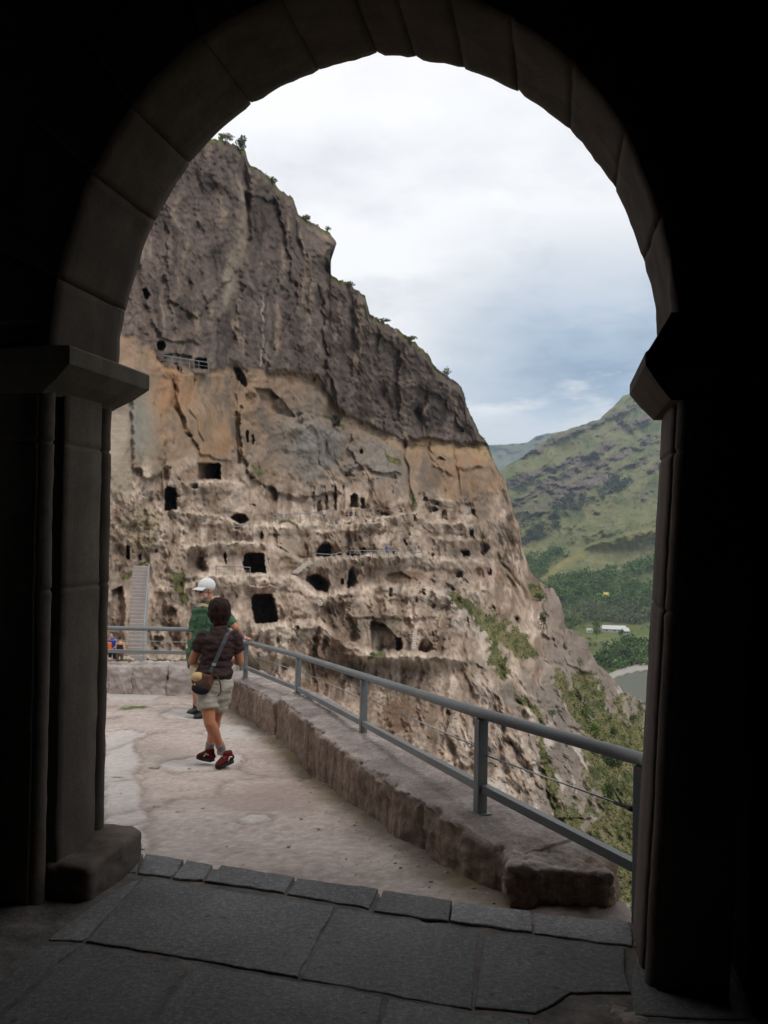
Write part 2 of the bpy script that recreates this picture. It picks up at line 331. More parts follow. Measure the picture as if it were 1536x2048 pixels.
# carved caves and niches: outline polygons with depth, and the width of the lit flank on the right-hand side
CAVES = [
 ([(396,926),(441,926),(441,959),(396,959)],190,0),([(329,977),(338,972),(352,976),(353,1008),(354,1020),(329,1022)],200,0),([(325,936),(334,930),(343,934),(341,948),(336,972),(330,975),(326,960)],46,10),
 ([(460,1034),(470,1026),(490,1027),(498,1040),(487,1052),(478,1062),(468,1061)],150,10),([(486,1110),(492,1105),(527,1106),(530,1125),(533,1146),(490,1147),(485,1130)],240,0),([(489,1107),(494,1090),(515,1083),(529,1092),(540,1120),(536,1140),(530,1106)],24,8),
 ([(446,1106),(451,1103),(453,1128),(450,1131)],90,0),([(628,1118),(636,1092),(648,1084),(662,1086),(664,1117)],150,6),([(658,1092),(672,1094),(678,1108),(664,1117)],26,8),([(556,1130),(560,1116),(572,1111),(582,1116),(585,1130)],26,9),
 ([(609,1160),(614,1150),(634,1147),(648,1154),(657,1168),(658,1186),(652,1191),(640,1188)],180,12),([(502,1196),(508,1188),(544,1187),(552,1210),(558,1245),(510,1249),(503,1220)],250,6),
 ([(312,690),(317,682),(328,682),(332,692),(327,702),(316,702)],90,0),([(387,722),(395,715),(412,717),(416,739),(389,738)],100,0),([(326,710),(350,706),(386,712),(386,738),(326,726)],24,6),([(284,580),(292,574),(301,590),(296,602),(287,596)],90,0),
 ([(508,776),(540,778),(566,800),(590,832),(586,836),(552,828),(524,808)],60,16),([(465,733),(480,736),(495,760),(492,778),(474,760)],60,6),([(491,862),(498,860),(498,884),(491,886)],60,2),([(503,870),(508,868),(509,890),(503,892)],60,2),
 ([(592,826),(606,824),(607,852),(593,853)],30,7),([(663,832),(679,830),(681,854),(663,855)],46,6),([(630,1030),(632,1008),(638,998),(643,998),(643,1031)],60,5),([(649,988),(657,986),(657,1020),(649,1021)],40,4),([(668,968),(674,967),(674,1020),(668,1021)],36,3),
 ([(700,1016),(700,992),(708,987),(716,989),(717,1015)],80,3),([(721,998),(730,996),(730,1018),(721,1018)],60,3),([(825,1028),(834,1027),(833,1042),(829,1046),(826,1040)],80,2),([(880,1040),(882,1024),(888,1017),(894,1024),(896,1040)],56,8),([(943,1018),(950,1017),(950,1029),(943,1029)],90,0),
 ([(925,998),(941,1000),(946,1028),(930,1030)],20,5),([(884,1070),(886,1054),(894,1048),(904,1056),(905,1070)],24,8),([(911,1072),(913,1052),(920,1046),(932,1052),(932,1073)],34,8),([(938,1060),(947,1058),(947,1073),(938,1073)],90,0),([(920,1102),(924,1099),(940,1100),(940,1112),(926,1113)],110,3),
 ([(958,1090),(966,1085),(978,1088),(981,1096),(966,1112),(959,1106)],60,8),([(862,1110),(868,1104),(869,1120),(862,1120)],70,0),([(907,1142),(912,1139),(927,1141),(926,1157),(910,1154)],70,6),([(950,1140),(960,1134),(967,1140),(970,1162),(956,1158)],40,8),([(974,1138),(984,1136),(984,1151),(974,1151)],60,0),
 ([(719,1098),(733,1094),(734,1110),(724,1111)],80,6),([(693,1180),(697,1142),(706,1131),(712,1150),(718,1180)],110,12),([(680,1158),(688,1156),(688,1170),(680,1170)],80,0),([(768,1166),(774,1150),(800,1142),(822,1154),(846,1170),(790,1172)],56,26),([(870,918),(880,912),(893,920),(886,932),(873,934)],30,8),
 ([(718,900),(725,898),(725,908),(718,908)],40,0),([(804,1080),(810,1075),(814,1088),(810,1094)],36,4),([(739,1244),(748,1240),(770,1248),(790,1270),(806,1284),(806,1306),(742,1309)],120,50),([(792,1276),(803,1274),(805,1304),(793,1306)],90,2),([(834,1296),(842,1278),(856,1276),(866,1288),(866,1308),(838,1310)],110,18),
 ([(1029,1236),(1034,1232),(1040,1232),(1038,1245),(1031,1245)],70,2),([(962,1182),(974,1178),(982,1190),(966,1192)],24,6),([(752,1020),(790,1030),(795,1054),(770,1046)],26,10),([(890,1166),(905,1168),(912,1182),(896,1182)],30,6),
 ([(560,990),(584,988),(584,1024),(556,1026)],28,8),([(300,1366),(330,1366),(330,1400),(300,1400)],10,3),([(306,1272),(328,1272),(330,1300),(306,1302)],22,4),([(340,1272),(356,1272),(358,1300),(342,1302)],14,4),([(222,1180),(246,1170),(252,1215),(248,1262),(222,1262)],60,6),([(252,1090),(260,1090),(260,1118),(252,1118)],60,0),([(276,1108),(282,1108),(282,1120),(276,1120)],50,0),([(308,1098),(314,1098),(314,1106),(308,1106)],40,0),
 ([(332,1222),(340,1212),(356,1222),(352,1240),(336,1246)],26,8),([(372,1098),(384,1094),(412,1100),(412,1140),(374,1138)],14,8),([(452,1092),(476,1084),(486,1096),(486,1146),(456,1140)],34,14),([(640,1220),(672,1212),(676,1248),(640,1250)],26,12)]
A *= .92; inside = np.zeros_like(PX)
for poly, d, flank in CAVES:
    q = np.array(poly, float); x0, y0 = q.min(0) - 6; x1, y1 = q.max(0) + 6
    m = (PX > x0) & (PX < x1) & (PY > y0) & (PY < y1)
    if not m.any(): continue
    px, py = PX[m], PY[m]; jx = 1.6 * fbm(px / 7, py / 7, 4.2, 2); jy = 1.6 * fbm(px / 7, py / 7, 9.2, 2)
    ins = inpoly(px + jx, py + jy, poly); e = segdist(px + jx, py + jy, poly + poly[:1])
    dep = np.where(ins, sst(0, 2.2, e), 0)
    if flank:
        xr = np.array([max([a for a, b in [(x, y) for x, y in poly] if True])])
        # distance to the right-hand boundary
        right = segdist(px, py, [p for p in poly if p[0] > q[:, 0].mean()] or poly)
        dep = dep * np.clip(.18 + right / (flank * 1.7), 0, 1)
    A[m] += d * dep; inside[m] = np.maximum(inside[m], dep * (d > 40))
# many small weathered hollows
pr_ = np.random.default_rng(77)
for _ in range(34):
    cx = pr_.uniform(330, 1010); cy = pr_.uniform(960, 1330); 
    if inpoly(np.array(cx), np.array(cy), [(330,960),(980,985),(1060,1200),(960,1330),(480,1330),(340,1200)]):
        rx, ry = pr_.uniform(3, 9), pr_.uniform(4, 10); dp = pr_.uniform(12, 36); m = (np.abs(PX - cx) < 30) & (np.abs(PY - cy) < 32)
        A[m] += dp * sst(1.15, .75, np.hypot((PX[m] - cx + 3 * fbm(PX[m] / 8, PY[m] / 8, 3.1, 2)) / rx, (PY[m] - cy + 3 * fbm(PX[m] / 8, PY[m] / 8, 7.1, 2)) / ry)) * (inside[m] < .05)
# smooth floor of the walkways
A += 22 * sst(16, 0, PY - YT[None] - 4) * (PX < 1100)   # rounding at the crest
DC = D0 * (1 + A / F)
# nose of the crest overhanging to the right
QX = PX + 15 * np.exp(-((PY - 487) / 15.0) ** 2) * np.exp(-((PX - 660) / 17.0) ** 2) * (PX < 661)
pts = PT(QX, PY, DC)
# solid top: rows running back from the crest
top = pts[0].copy(); back = []
for k, dist in enumerate((150, 50, 12, 3)):
    r = top.copy(); h = r[:, :2] / np.linalg.norm(r[:, :2], axis=1)[:, None]
    r[:, :2] += h * dist
    ang = (top[:, 2] - CAMZ) / np.linalg.norm(top[:, :2], axis=1)
    r[:, 2] = top[:, 2] + dist * np.minimum(0, ang) - dist * .35 - (60 if dist > 100 else 0); back.append(r)
allp = np.concatenate([np.stack(back), pts], 0)
# ---- albedo (what the rock itself looks like; light comes from the sky)
def C(*c): return np.array(c)[None, None]
n1 = fbm(wx / 34, wy / 60, 1.2, 5)[..., None]; n2 = fbm(PX / 8, PY / 9, 2.3, 4, .65)[..., None]; n3 = fbm(wx / 18, wy / 130, 6.3, 4)[..., None]; n4 = fbm(wx / 90, wy / 120, 9.9, 4)[..., None]
m_ = lambda a, b, t: a + (b - a) * np.clip(t, 0, 1)
c_up = m_(C(.110,.092,.085), C(.165,.142,.128), .5 + .8 * n3 + .3 * n1); c_up = m_(c_up, C(.078,.068,.064), sst(.1, .6, n4 + .4 * n1))
c_up = m_(c_up, C(.27,.225,.18), .8 * sst(.38, .75, n3 + .35 * n1))
c_mid = m_(C(.215,.155,.105), C(.285,.215,.155), .5 + .7 * n1); c_mid = m_(c_mid, C(.29,.165,.082), sst(.15, .7, n4 + .5 * n1) * .6); c_mid = m_(c_mid, C(.145,.118,.097), sst(.05, .6, n3 * .8 - n4 * .8 + .2 * n2))
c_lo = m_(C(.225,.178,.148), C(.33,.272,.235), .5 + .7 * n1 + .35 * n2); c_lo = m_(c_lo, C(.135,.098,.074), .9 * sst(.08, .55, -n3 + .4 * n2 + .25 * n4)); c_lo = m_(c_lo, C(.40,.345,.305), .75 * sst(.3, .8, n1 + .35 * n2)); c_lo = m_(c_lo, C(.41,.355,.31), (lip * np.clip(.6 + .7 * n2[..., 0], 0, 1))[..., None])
c_lo = m_(c_lo, C(.155,.135,.11), .6 * sst(.25, .75, n4 + .3 * n2))
c_up = c_up * C(.80,.74,.715) * (1 + .28 * n2) * (1 - .35 * sst(.1, .6, fbm(wx / 14, wy / 120, 4.7, 4)))[..., None][..., 0] if False else c_up * C(.84,.745,.69) * (1 + .25 * n2) * (1 - .35 * sst(.1, .6, fbm(wx / 14, wy / 120, 4.7, 4)[..., None])); c_mid = c_mid * C(.98,.88,.80); c_lo = c_lo * C(1.30,1.22,1.11) * (1 + .18 * n2) * (1 - .30 * sst(.0, .5, fbm(wx / 55, wy / 40, 12.7, 3)[..., None])) * (1 + .18 * fbm(PX / 18, PY / 22, 8.7, 3)[..., None])
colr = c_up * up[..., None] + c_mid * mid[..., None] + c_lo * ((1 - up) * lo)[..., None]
# grey slabs within the orange band
gs = np.exp(-(((wx - 625) / 80) ** 2 + ((wy - 905) / 95) ** 2)) + np.exp(-(((wx - 275) / 34) ** 2 + ((wy - 880) / 110) ** 2)) + .7 * np.exp(-(((wx - 760) / 60) ** 2 + ((wy - 930) / 60) ** 2))
colr = m_(colr, m_(C(.165,.145,.125), C(.225,.20,.175), .5 + n2), (1.2 * gs * mid)[..., None])
colr = m_(colr, C(.33,.225,.125), (sst(13, 2, np.abs(PY - YB(PX) - 16 + 1.2 * jit)) * sst(640, 860, PX) * sst(1010, 980, PX) * .8)[..., None])
colr = m_(colr, m_(C(.15,.118,.095), C(.215,.175,.145), .5 + n1), (.85 * outer)[..., None])
colr = m_(colr, C(.45,.39,.34), (sst(2, .5, np.abs(PX - 523 + 2 * jit * .3)) * (PY > 590) * (PY < 735) * .5)[..., None])
# pale streak of the gully and masonry patch on the left
colr = m_(colr, C(.27,.22,.165), (np.exp(-(segdist(wx, wy, [(482,370),(478,460),(470,540),(450,600)]) / 10) ** 2) * .7)[..., None])
mas = sst(0, .3, np.exp(-(((wx - 285) / 44) ** 2 + ((wy - 1060) / 62) ** 2)) - .45)[..., None]
colr = m_(colr, m_(C(.30,.225,.135), C(.09,.085,.08), sst(.05, .25, perlin(PX / 6.5, PY / 5.5, 3.0))[..., None]), mas * .85)
colr = m_(colr, C(.155,.150,.115), (.65 * np.exp(-(((wx - 285) / 22) ** 2 + ((wy - 850) / 70) ** 2)))[..., None])
wl_ = sst(266, 258, PX + .5 * jit * .4) * sst(815, 835, PY) * sst(1015, 985, PY)
colr = m_(colr, m_(C(.235,.19,.145), C(.30,.245,.185), .5 + .8 * fbm(PX / 60, PY / 4.5, 3.9, 3)[..., None]), (.9 * wl_)[..., None])
# brown stained recesses under the parapet
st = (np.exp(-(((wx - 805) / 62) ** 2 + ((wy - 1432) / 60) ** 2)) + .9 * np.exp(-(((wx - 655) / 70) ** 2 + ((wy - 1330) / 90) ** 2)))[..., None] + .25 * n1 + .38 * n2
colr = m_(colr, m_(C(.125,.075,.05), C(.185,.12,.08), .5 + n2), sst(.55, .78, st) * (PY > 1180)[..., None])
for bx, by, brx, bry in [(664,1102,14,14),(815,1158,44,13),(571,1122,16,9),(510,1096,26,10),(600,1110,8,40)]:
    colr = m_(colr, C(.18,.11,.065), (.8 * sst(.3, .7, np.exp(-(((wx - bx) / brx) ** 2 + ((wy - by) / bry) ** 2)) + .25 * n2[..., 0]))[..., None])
# slanting pale and grey strata of the lower right face
lr = sst(900, 990, PX) * sst(1300, 1390, PY); sd_ = fbm(dd / 15, (wx + wy) / 120, 4.9, 4)
colr = m_(colr, C(.17,.145,.125), (lr * .75 * sst(-.1, .4, sd_))[..., None]); colr = m_(colr, C(.44,.385,.33), (lr * .8 * sst(.28, .6, -sd_ + .2 * n2[..., 0]))[..., None])
colr = m_(colr, C(.40,.35,.31), (.75 * np.exp(-(segdist(wx, wy, [(890,1190),(940,1240),(985,1300)]) / 26) ** 2) * sst(-.3, .3, n2[..., 0]))[..., None])
# vegetation
gn = fbm(wx / 13, wy / 16, 7.7, 4); g = np.zeros_like(PX)
for pts_, w in [([(905,1195),(935,1215),(960,1235)],13),([(960,1235),(1000,1260),(1040,1275)],20),([(985,1270),(1000,1320),(1010,1350)],17),([(1005,1260),(1060,1310)],16),([(1060,1170),(1085,1195)],8),([(1120,1370),(1160,1420),(1200,1480)],16),([(1165,1360),(1200,1420),(1240,1500)],22),([(1040,1390),(1085,1450),(1100,1520)],8),([(1090,1500),(1110,1600),(1150,1680)],9),([(1205,1480),(1235,1600),(1250,1780)],40),([(1250,1480),(1290,1600),(1300,1800)],50),([(1130,1640),(1180,1680),(1260,1760),(1330,1860)],34),([(250,1150),(300,1130)],4),([(345,1140),(372,1200)],9),([(560,1040),(600,1050)],3),([(815,985),(835,1010)],6),([(505,930),(525,945)],6),([(740,1312),(770,1312)],5),([(650,830),(690,845)],4),([(770,918),(800,922)],5),([(1180,1410),(1220,1440),(1270,1480)],16)]:
    g = np.maximum(g, np.exp(-(segdist(wx, wy, pts_) / w) ** 2))
crest = sst(15, 3, PY - YT[None] + 5 * gn) * (PX < 985) * sst(-.45, .1, fbm(PX / 40, 0 * PX, 1.0, 2))
grass = np.clip(np.maximum(sst(.32, .6, g + .45 * gn), crest), 0, 1) * (1 - .5 * inside)
grass = np.maximum(grass, sst(.05, .40, slope - .80 + .62 * gn + .25 * fbm(wx / 40, wy / 40, 2.7, 3)))
gcol = m_(C(.085,.088,.034), C(.155,.135,.062), .5 + fbm(PX / 11, PY / 11, .4, 4)[..., None]); gcol = m_(gcol, C(.05,.064,.022), sst(.1, .5, fbm(PX / 17, PY / 17, 5.4, 3))[..., None])
colr = m_(colr, gcol, grass[..., None])
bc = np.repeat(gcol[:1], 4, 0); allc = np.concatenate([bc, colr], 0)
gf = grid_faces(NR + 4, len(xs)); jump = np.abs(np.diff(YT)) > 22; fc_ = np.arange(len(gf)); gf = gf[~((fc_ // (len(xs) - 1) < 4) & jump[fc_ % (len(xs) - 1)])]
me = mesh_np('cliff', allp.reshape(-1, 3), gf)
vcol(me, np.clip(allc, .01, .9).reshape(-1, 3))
t = NT('tuff rock'); a = t.attr(); f1 = t.noise(1.4, 7, .7); f2 = t.noise(6.0, 5, .7)
c = t.mix(.75, a, t.ramp(f1, [(.25, .7), (.5, 1.0), (.75, 1.25)]), 'MULTIPLY')
nm = t.bump(f1, .35, .25); nm = t.bump(f2, .35, .08, nm)
M_ROCK = t.done(c, .95, nm, spec=.1)
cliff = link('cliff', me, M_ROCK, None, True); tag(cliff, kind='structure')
def cliffY(px, py):
    i = int(round((px - 60) / 2)); i = max(0, min(len(xs) - 1, i)); col = PY[:, i]; j = int(np.clip(np.searchsorted(col, py), 0, NR - 1))
    return float(DC[j, i])
# ---------------------------------------------------------------- leaf clumps
LEAF = {}
def leafmat(name, a, b, tr=.25):
    if name in LEAF: return LEAF[name]
    t = NT(name); at = t.n.new('ShaderNodeAttribute'); at.attribute_name = 'tone'
    c = t.mix(at.outputs['Fac'], a, b); m = t.done(c, .7, spec=.2)
    t.bsdf.inputs['Subsurface Weight'].default_value = 0
    LEAF[name] = m; return m
def leaves(centers, sizes, tones, up=.3, seed=1):
    """leaf quads (two triangles folded) at given centres"""
    r = np.random.default_rng(seed); c = np.asarray(centers, float); k = len(c); s = np.asarray(sizes, float).reshape(-1, 1) * np.ones((k, 1))
    a = r.normal(size=(k, 3)); a /= np.linalg.norm(a, axis=1)[:, None]
    b = r.normal(size=(k, 3)); b[:, 2] += up; b -= a * (a * b).sum(1)[:, None]; b /= np.linalg.norm(b, axis=1)[:, None]
    v = np.stack([c - a * s * .5, c + b * s * .32, c + a * s * .5, c - b * s * .32], 1).reshape(-1, 3)
    f = np.arange(4 * k).reshape(k, 4); return v, f, np.repeat(np.asarray(tones, float) * np.ones(k), 4)
def clump_points(c, rx, ry, rz, k, r, lumps=9):
    """points scattered on the shells of several lobes in an ellipsoid"""
    cs = r.normal(size=(lumps, 3)); cs /= np.linalg.norm(cs, axis=1)[:, None]; cs *= r.uniform(.25, .75, (lumps, 1)); rad = r.uniform(.32, .58, lumps)
    i = r.integers(0, lumps, k); d = r.normal(size=(k, 3)); d /= np.linalg.norm(d, axis=1)[:, None]
    p = cs[i] + d * (rad[i] * r.uniform(.55, 1.05, k))[:, None]
    tone = np.clip(.45 + .35 * r.normal(size=lumps)[i] * .7 + .2 * r.normal(size=k), 0, 1)
    return np.asarray(c) + p * np.array([rx, ry, rz]), tone
def leaf_mesh(name, v, f, tone):
    me = mesh_np(name, v, f); a = me.attributes.new('tone', 'FLOAT', 'POINT'); a.data.foreach_set('value', np.asarray(tone, np.float32)); return me
M_BARK = simple('bark', (.10, .075, .055), .9, .3, 8)
def bush(name, label, cat, base, w, h, k, mat, seed, trunk=True, group=None, tree=False):
    r = np.random.default_rng(seed); b = Vector(base)
    e = empty(name, b, label, cat, group)
    cz = b.z + (h * .62 if tree else h * .48); p, tone = clump_points((b.x, b.y, cz), w / 2, w / 2, h * (.42 if tree else .52), k, r)
    v, f, tn = leaves(p, w * r.uniform(.09, .17, k), tone, seed=seed)
    o = link('crown' if tree else 'foliage', leaf_mesh('crown', v, f, tn), mat, e)
    m = MB(); m.tube([b - Vector((0, 0, .3)), b + Vector((w * .03, 0, h * .25)), b + Vector((-w * .02, 0, h * .5))], [w * .04, w * .025, w * .01], 7)
    for q in range(4):
        an = q * 1.7 + seed; s0 = b + Vector((0, 0, h * (.25 + .08 * q))); m.tube([s0, s0 + Vector((math.cos(an) * w * .3, math.sin(an) * w * .3, h * .25))], [w * .02, w * .008], 5)
    m.build('trunk' if tree else 'stem', M_BARK, e, True)
    return e
G_DARK = leafmat('dark leaves', (.028,.045,.018), (.075,.10,.035)); G_MID = leafmat('mid leaves', (.045,.07,.022), (.12,.15,.05)); G_OLIVE = leafmat('olive leaves', (.07,.085,.035), (.17,.18,.075)); G_FIR = leafmat('fir needles', (.018,.034,.024), (.045,.065,.04))
# ================================================================ HILLS, VALLEY, RIVER
HTOP = PL([(860,1010),(940,985),(985,950),(1005,938),(1040,915),(1080,888),(1110,870),(1150,853),(1200,838),(1225,815),(1245,793),(1262,786),(1290,770),(1340,745),(1420,715),(1600,690),(1900,640)])
HD = PL([(600,2900),(780,2450),(850,2200),(900,1980),(1000,1560),(1060,1380),(1100,1270),(1150,1090),(1200,940),(1260,770),(1300,660),(1340,580),(1356,552),(1375,520),(1420,455),(1500,369),(1600,301)])
hx = np.arange(860, 1902, 2.0); HR = 420
hv = np.linspace(0, 1, HR); HX, HV = np.meshgrid(hx, hv)
ht = HTOP(hx) + 3.0 * fbm(hx / 22, 0 * hx, 5.5, 4)
HY = ht[None] + HV * (1590 - ht[None])
ha = np.zeros_like(HX); hwx = HX + 10 * fbm(HX / 50, HY / 50, 3.1, 2); hwy = HY + 8 * fbm(HX / 50, HY / 50, 6.1, 2)
hill = sst(1125, 1060, HY)
hh = np.clip((HY - HTOP(HX)) / 200, 0, 2)
# valleys and spurs running down to the left, rock bands across the slope
spur = ridged((hwx + .9 * hwy) / 95, (hwy - .4 * hwx) / 210, 1.0, 4)
ha -= 95 * spur * hill
band = fbm(hwx / 210, (hwy + .42 * (hwx - 1150)) / 17, 2.4, 4)
rockm = sst(-.3, .25, band + .5 * fbm(hwx / 45, hwy / 35, 4.1, 4) + .6 * np.exp(-(((HX - 1130) / 130) ** 2 + ((HY + .42 * (HX - 1150) - 945) / 55) ** 2)) - .15) * sst(1040, 985, HY + .18 * (HX - 1150))
ha += 75 * fbm(hwx / 40, hwy / 22, 6.6, 5, .6) * hill * (.45 + 1.2 * rockm)
ha -= 60 * band * rockm
for pts_, d, fade in [([(1040,1190),(1062,1172),(1095,1140),(1130,1115),(1180,1090),(1240,1072),(1310,1054),(1420,1018),(1600,985)],300,90),([(1000,1100),(1060,1098),(1140,1075),(1220,1046),(1310,1028),(1600,960)],110,60),([(1010,1030),(1080,1016),(1160,990),(1250,960),(1320,930),(1600,840)],80,60)]:
    f = PL(pts_); dy = HY - f(HX) + 5 * fbm(HX / 40, HY / 40, 1.3, 3); ha -= d * sst(-3, 4, dy) * sst(fade, 0, dy)
ha += 14 * fbm(HX / 18, HY / 14, 1.6, 4) * (HY < 1340)
HDp = HD(HY) * (1 + ha * .22 / F * (1 + hill))
hp = PT(HX, HY, HDp)
topr = hp[0]; bk = []
for dist in (900, 250, 40):
    r = topr.copy(); h = r[:, :2] / np.linalg.norm(r[:, :2], axis=1)[:, None]; r[:, :2] += h * dist; r[:, 2] -= dist * .25; bk.append(r)
hall = np.concatenate([np.stack(bk), hp])
hn = fbm(hwx / 22, hwy / 16, 3.8, 4)[..., None]; hs = fbm(HX / 6, HY / 5, 3.1, 3)[..., None]; hb = fbm(hwx / 70, hwy / 40, 8.3, 4)[..., None]
hc = m_(C(.115,.125,.055), C(.18,.172,.085), .5 + .6 * hn + .2 * hs); hc = m_(hc, C(.085,.105,.042), sst(.1, .7, hb + .3 * hs))
hc = m_(hc, m_(C(.085,.068,.058), C(.15,.125,.102), .5 + hs + .4 * band[..., None]), rockm[..., None])
hc = m_(hc, C(.065,.08,.038), sst(.4, .75, hs + .5 * hn) * .7 * hill[..., None])
crest2 = np.exp(-((HY - PL([(1062,1172),(1095,1142),(1130,1117),(1180,1092),(1240,1074),(1310,1056),(1600,985)])(HX) - 7) / 8) ** 2) * (HX > 1070)
hc = m_(hc, C(.20,.175,.06), (.7 * crest2)[..., None])
fld = sst(1248, 1254, HY) * sst(1290, 1270, HY) ; fld2 = sst(1190, 1160, HY) * sst(1140, 1150, HY) * sst(1180, 1220, HX)
hc = m_(hc, C(.105,.125,.042), (fld * .9)[..., None]); hc = m_(hc, C(.035,.052,.018), (sst(1140, 1190, HY) * sst(1250, 1240, HY))[..., None]); hc = m_(hc, C(.08,.10,.034), sst(1280, 1300, HY)[..., None] * .7)
me = mesh_np('hills', hall.reshape(-1, 3), grid_faces(HR + 3, len(hx)))
vcol(me, np.clip(np.concatenate([np.repeat(hc[:1], 3, 0), hc]), .01, .9).reshape(-1, 3))
t = NT('hillside'); c = t.mix(.6, t.attr(), t.ramp(t.noise(.05, 6, .7), [(.3, .65), (.7, 1.3)]), 'MULTIPLY')
M_HILL = t.done(c, .95, t.bump(t.noise(.06, 5, .7), .6, 6), spec=.05)
hills = link('hills', me, M_HILL, None, True); tag(hills, kind='structure')
def hillP(px, py):
    i = int(np.clip(round((px - 860) / 2), 0, len(hx) - 1)); j = int(np.clip(np.searchsorted(HY[:, i], py), 0, HR - 1)); return W(px, py, float(HDp[j, i]))
# far blue ridge
fx = np.arange(820, 1500, 4.0); ftop = PL([(820,915),(940,896),(975,890),(1020,888),(1055,885),(1072,873),(1090,868),(1145,861),(1200,850),(1500,825)])(fx) + 1.5 * fbm(fx / 20, 0 * fx, 2.2, 3)
fv = np.linspace(0, 1, 60); FX, FV = np.meshgrid(fx, fv); FY = ftop[None] + FV * (1040 - ftop[None])
fd = 6400 - 2900 * FV + 260 * fbm(FX / 40, FY / 18, 1.0, 4); fp = PT(FX, FY, fd)
r = fp[0].copy(); r[:, 1] += 1500; r[:, 2] -= 300
fc = m_(C(.055,.075,.045), C(.12,.125,.075), .5 + fbm(FX / 30, FY / 10, 2.0, 4)[..., None])
me = mesh_np('far_ridge', np.concatenate([r[None], fp]).reshape(-1, 3), grid_faces(61, len(fx))); vcol(me, np.concatenate([fc[:1], fc]).reshape(-1, 3))
tag(link('mountains', me, M_HILL, None, True), kind='structure')
# base ground sheet to the horizon, below everything
mb = MB(); mb.add([(-5200, -60, -112), (5200, -60, -112), (5200, 9000, -112), (-5200, 9000, -112)], [(0,1,2,3)])
M_GRD = simple('valley ground', (.12,.13,.055), .95, .3, .05, .1, 1)
tag(mb.build('ground', M_GRD), kind='structure')
# river and gravel bank
ZR = -95.0
def rv(px, py): return onz(px, py, ZR)
mb = MB(); near = [Vector((-20, 110, ZR)), Vector((140, 110, ZR)), Vector((330, 240, ZR)), rv(1880,1420)]; far_ = [rv(1205,1362), rv(1222,1357), rv(1245,1349), rv(1275,1343), rv(1320,1338), rv(1420,1334), rv(1560,1330), rv(1880,1318)]
mb.add(near[::-1] + far_, [tuple(range(len(near) + len(far_)))[::-1]])
t = NT('river water'); M_WAT = t.done((.085,.085,.055), .22, t.bump(t.noise(.35, 4, .6, (1, 3, 1)), .5, .5), spec=.22)
rvo = mb.build('river', M_WAT); tag(rvo, kind='structure')
bx_ = np.linspace(1208, 1880, 240); bf = PL([(1208,1366),(1222,1357),(1245,1348),(1275,1341),(1320,1336),(1420,1331),(1500,1328),(1880,1314)])(bx_) 
rows = []
for k, (dy, dz) in enumerate([(3.5,-.6),(1.5,.25),(-3,.9),(-8,1.5),(-12,.2)]):
    rows.append([list(onz(x, y + dy + .8 * math.sin(x * .35), ZR + dz + .15 * math.sin(x * 1.9 + k))) for x, y in zip(bx_, bf)])
tag(link('riverbank', mesh_np('riverbank', np.array(rows).reshape(-1, 3), grid_faces(5, 240)), simple('gravel', (.29,.265,.235), .95, .25, .8, .4, .3), None, True), kind='structure')
# woods that read as one mass
def tree_points(px, py, hpx, r, kk=70):
    b = hillP(px, py); h = hpx * 1.3 / F * b.y; w = h * r.uniform(.9, 1.5)
    p, tone = clump_points((b.x, b.y, b.z + h * .5), w / 2, w / 2, h * .52, kk, r, 7)
    return p, w * r.uniform(.10, .2, kk), np.clip(tone + r.normal() * .22, 0, 1)
def wood(name, spots, mat, seed, kk=70, stuff='stuff'):
    r = np.random.default_rng(seed); P_, S_, T_ = [], [], []
    for px, py, hpx in spots:
        p, s, tn = tree_points(px, py, hpx, r, kk); P_.append(p); S_.append(s); T_.append(tn)
    v, f, tn = leaves(np.concatenate(P_), np.concatenate(S_), np.concatenate(T_), seed=seed)
    return tag(link(name, leaf_mesh(name, v, f, tn), mat), kind=stuff)
def scatter(poly, k, h0, h1, r):
    q = np.array(poly, float); out = []
    while len(out) < k:
        x = r.uniform(q[:, 0].min(), q[:, 0].max()); y = r.uniform(q[:, 1].min(), q[:, 1].max())
        if inpoly(np.array(x), np.array(y), poly) and math.sin(x * .11) * math.cos(y * .17 + x * .05) > -.6: out.append((x, y, r.uniform(h0, h1)))
    return out
r = np.random.default_rng(3)
W1 = scatter([(1040,1130),(1062,1116),(1110,1108),(1140,1110),(1095,1145),(1062,1180),(1075,1200),(1040,1170)], 90, 11, 17, r)
W1 += scatter([(1062,1185),(1110,1160),(1170,1150),(1240,1140),(1300,1118),(1420,1100),(1420,1150),(1300,1150),(1230,1168),(1200,1185),(1140,1200),(1080,1200)], 240, 12, 20, r)
W1 += scatter([(1110,1195),(1150,1185),(1200,1178),(1260,1172),(1400,1165),(1400,1222),(1260,1222),(1150,1215)], 190, 12, 20, r)
W1 += scatter([(1190,1340),(1205,1312),(1250,1296),(1320,1290),(1420,1296),(1420,1336),(1330,1338),(1280,1338),(1235,1346)], 130, 16, 27, r)
W1 += scatter([(1130,1270),(1195,1290),(1290,1280),(1400,1276),(1400,1298),(1250,1300),(1150,1296)], 50, 6, 12, r) + scatter([(1110,1240),(1165,1244),(1165,1262),(1110,1262)], 30, 9, 14, r) + scatter([(1262,1256),(1400,1250),(1400,1272),(1275,1272)], 22, 5, 10, r)
wood('woodland', W1, leafmat('wood leaves', (.028,.06,.014), (.12,.20,.048)), 21)
W2 = scatter([(1120,1222),(1180,1210),(1260,1214),(1400,1216),(1400,1250),(1250,1248),(1120,1250)], 260, 11, 17, r)
wood('willow_thicket_foliage', W2, leafmat('willow leaves', (.07,.095,.045), (.145,.17,.075)), 22)
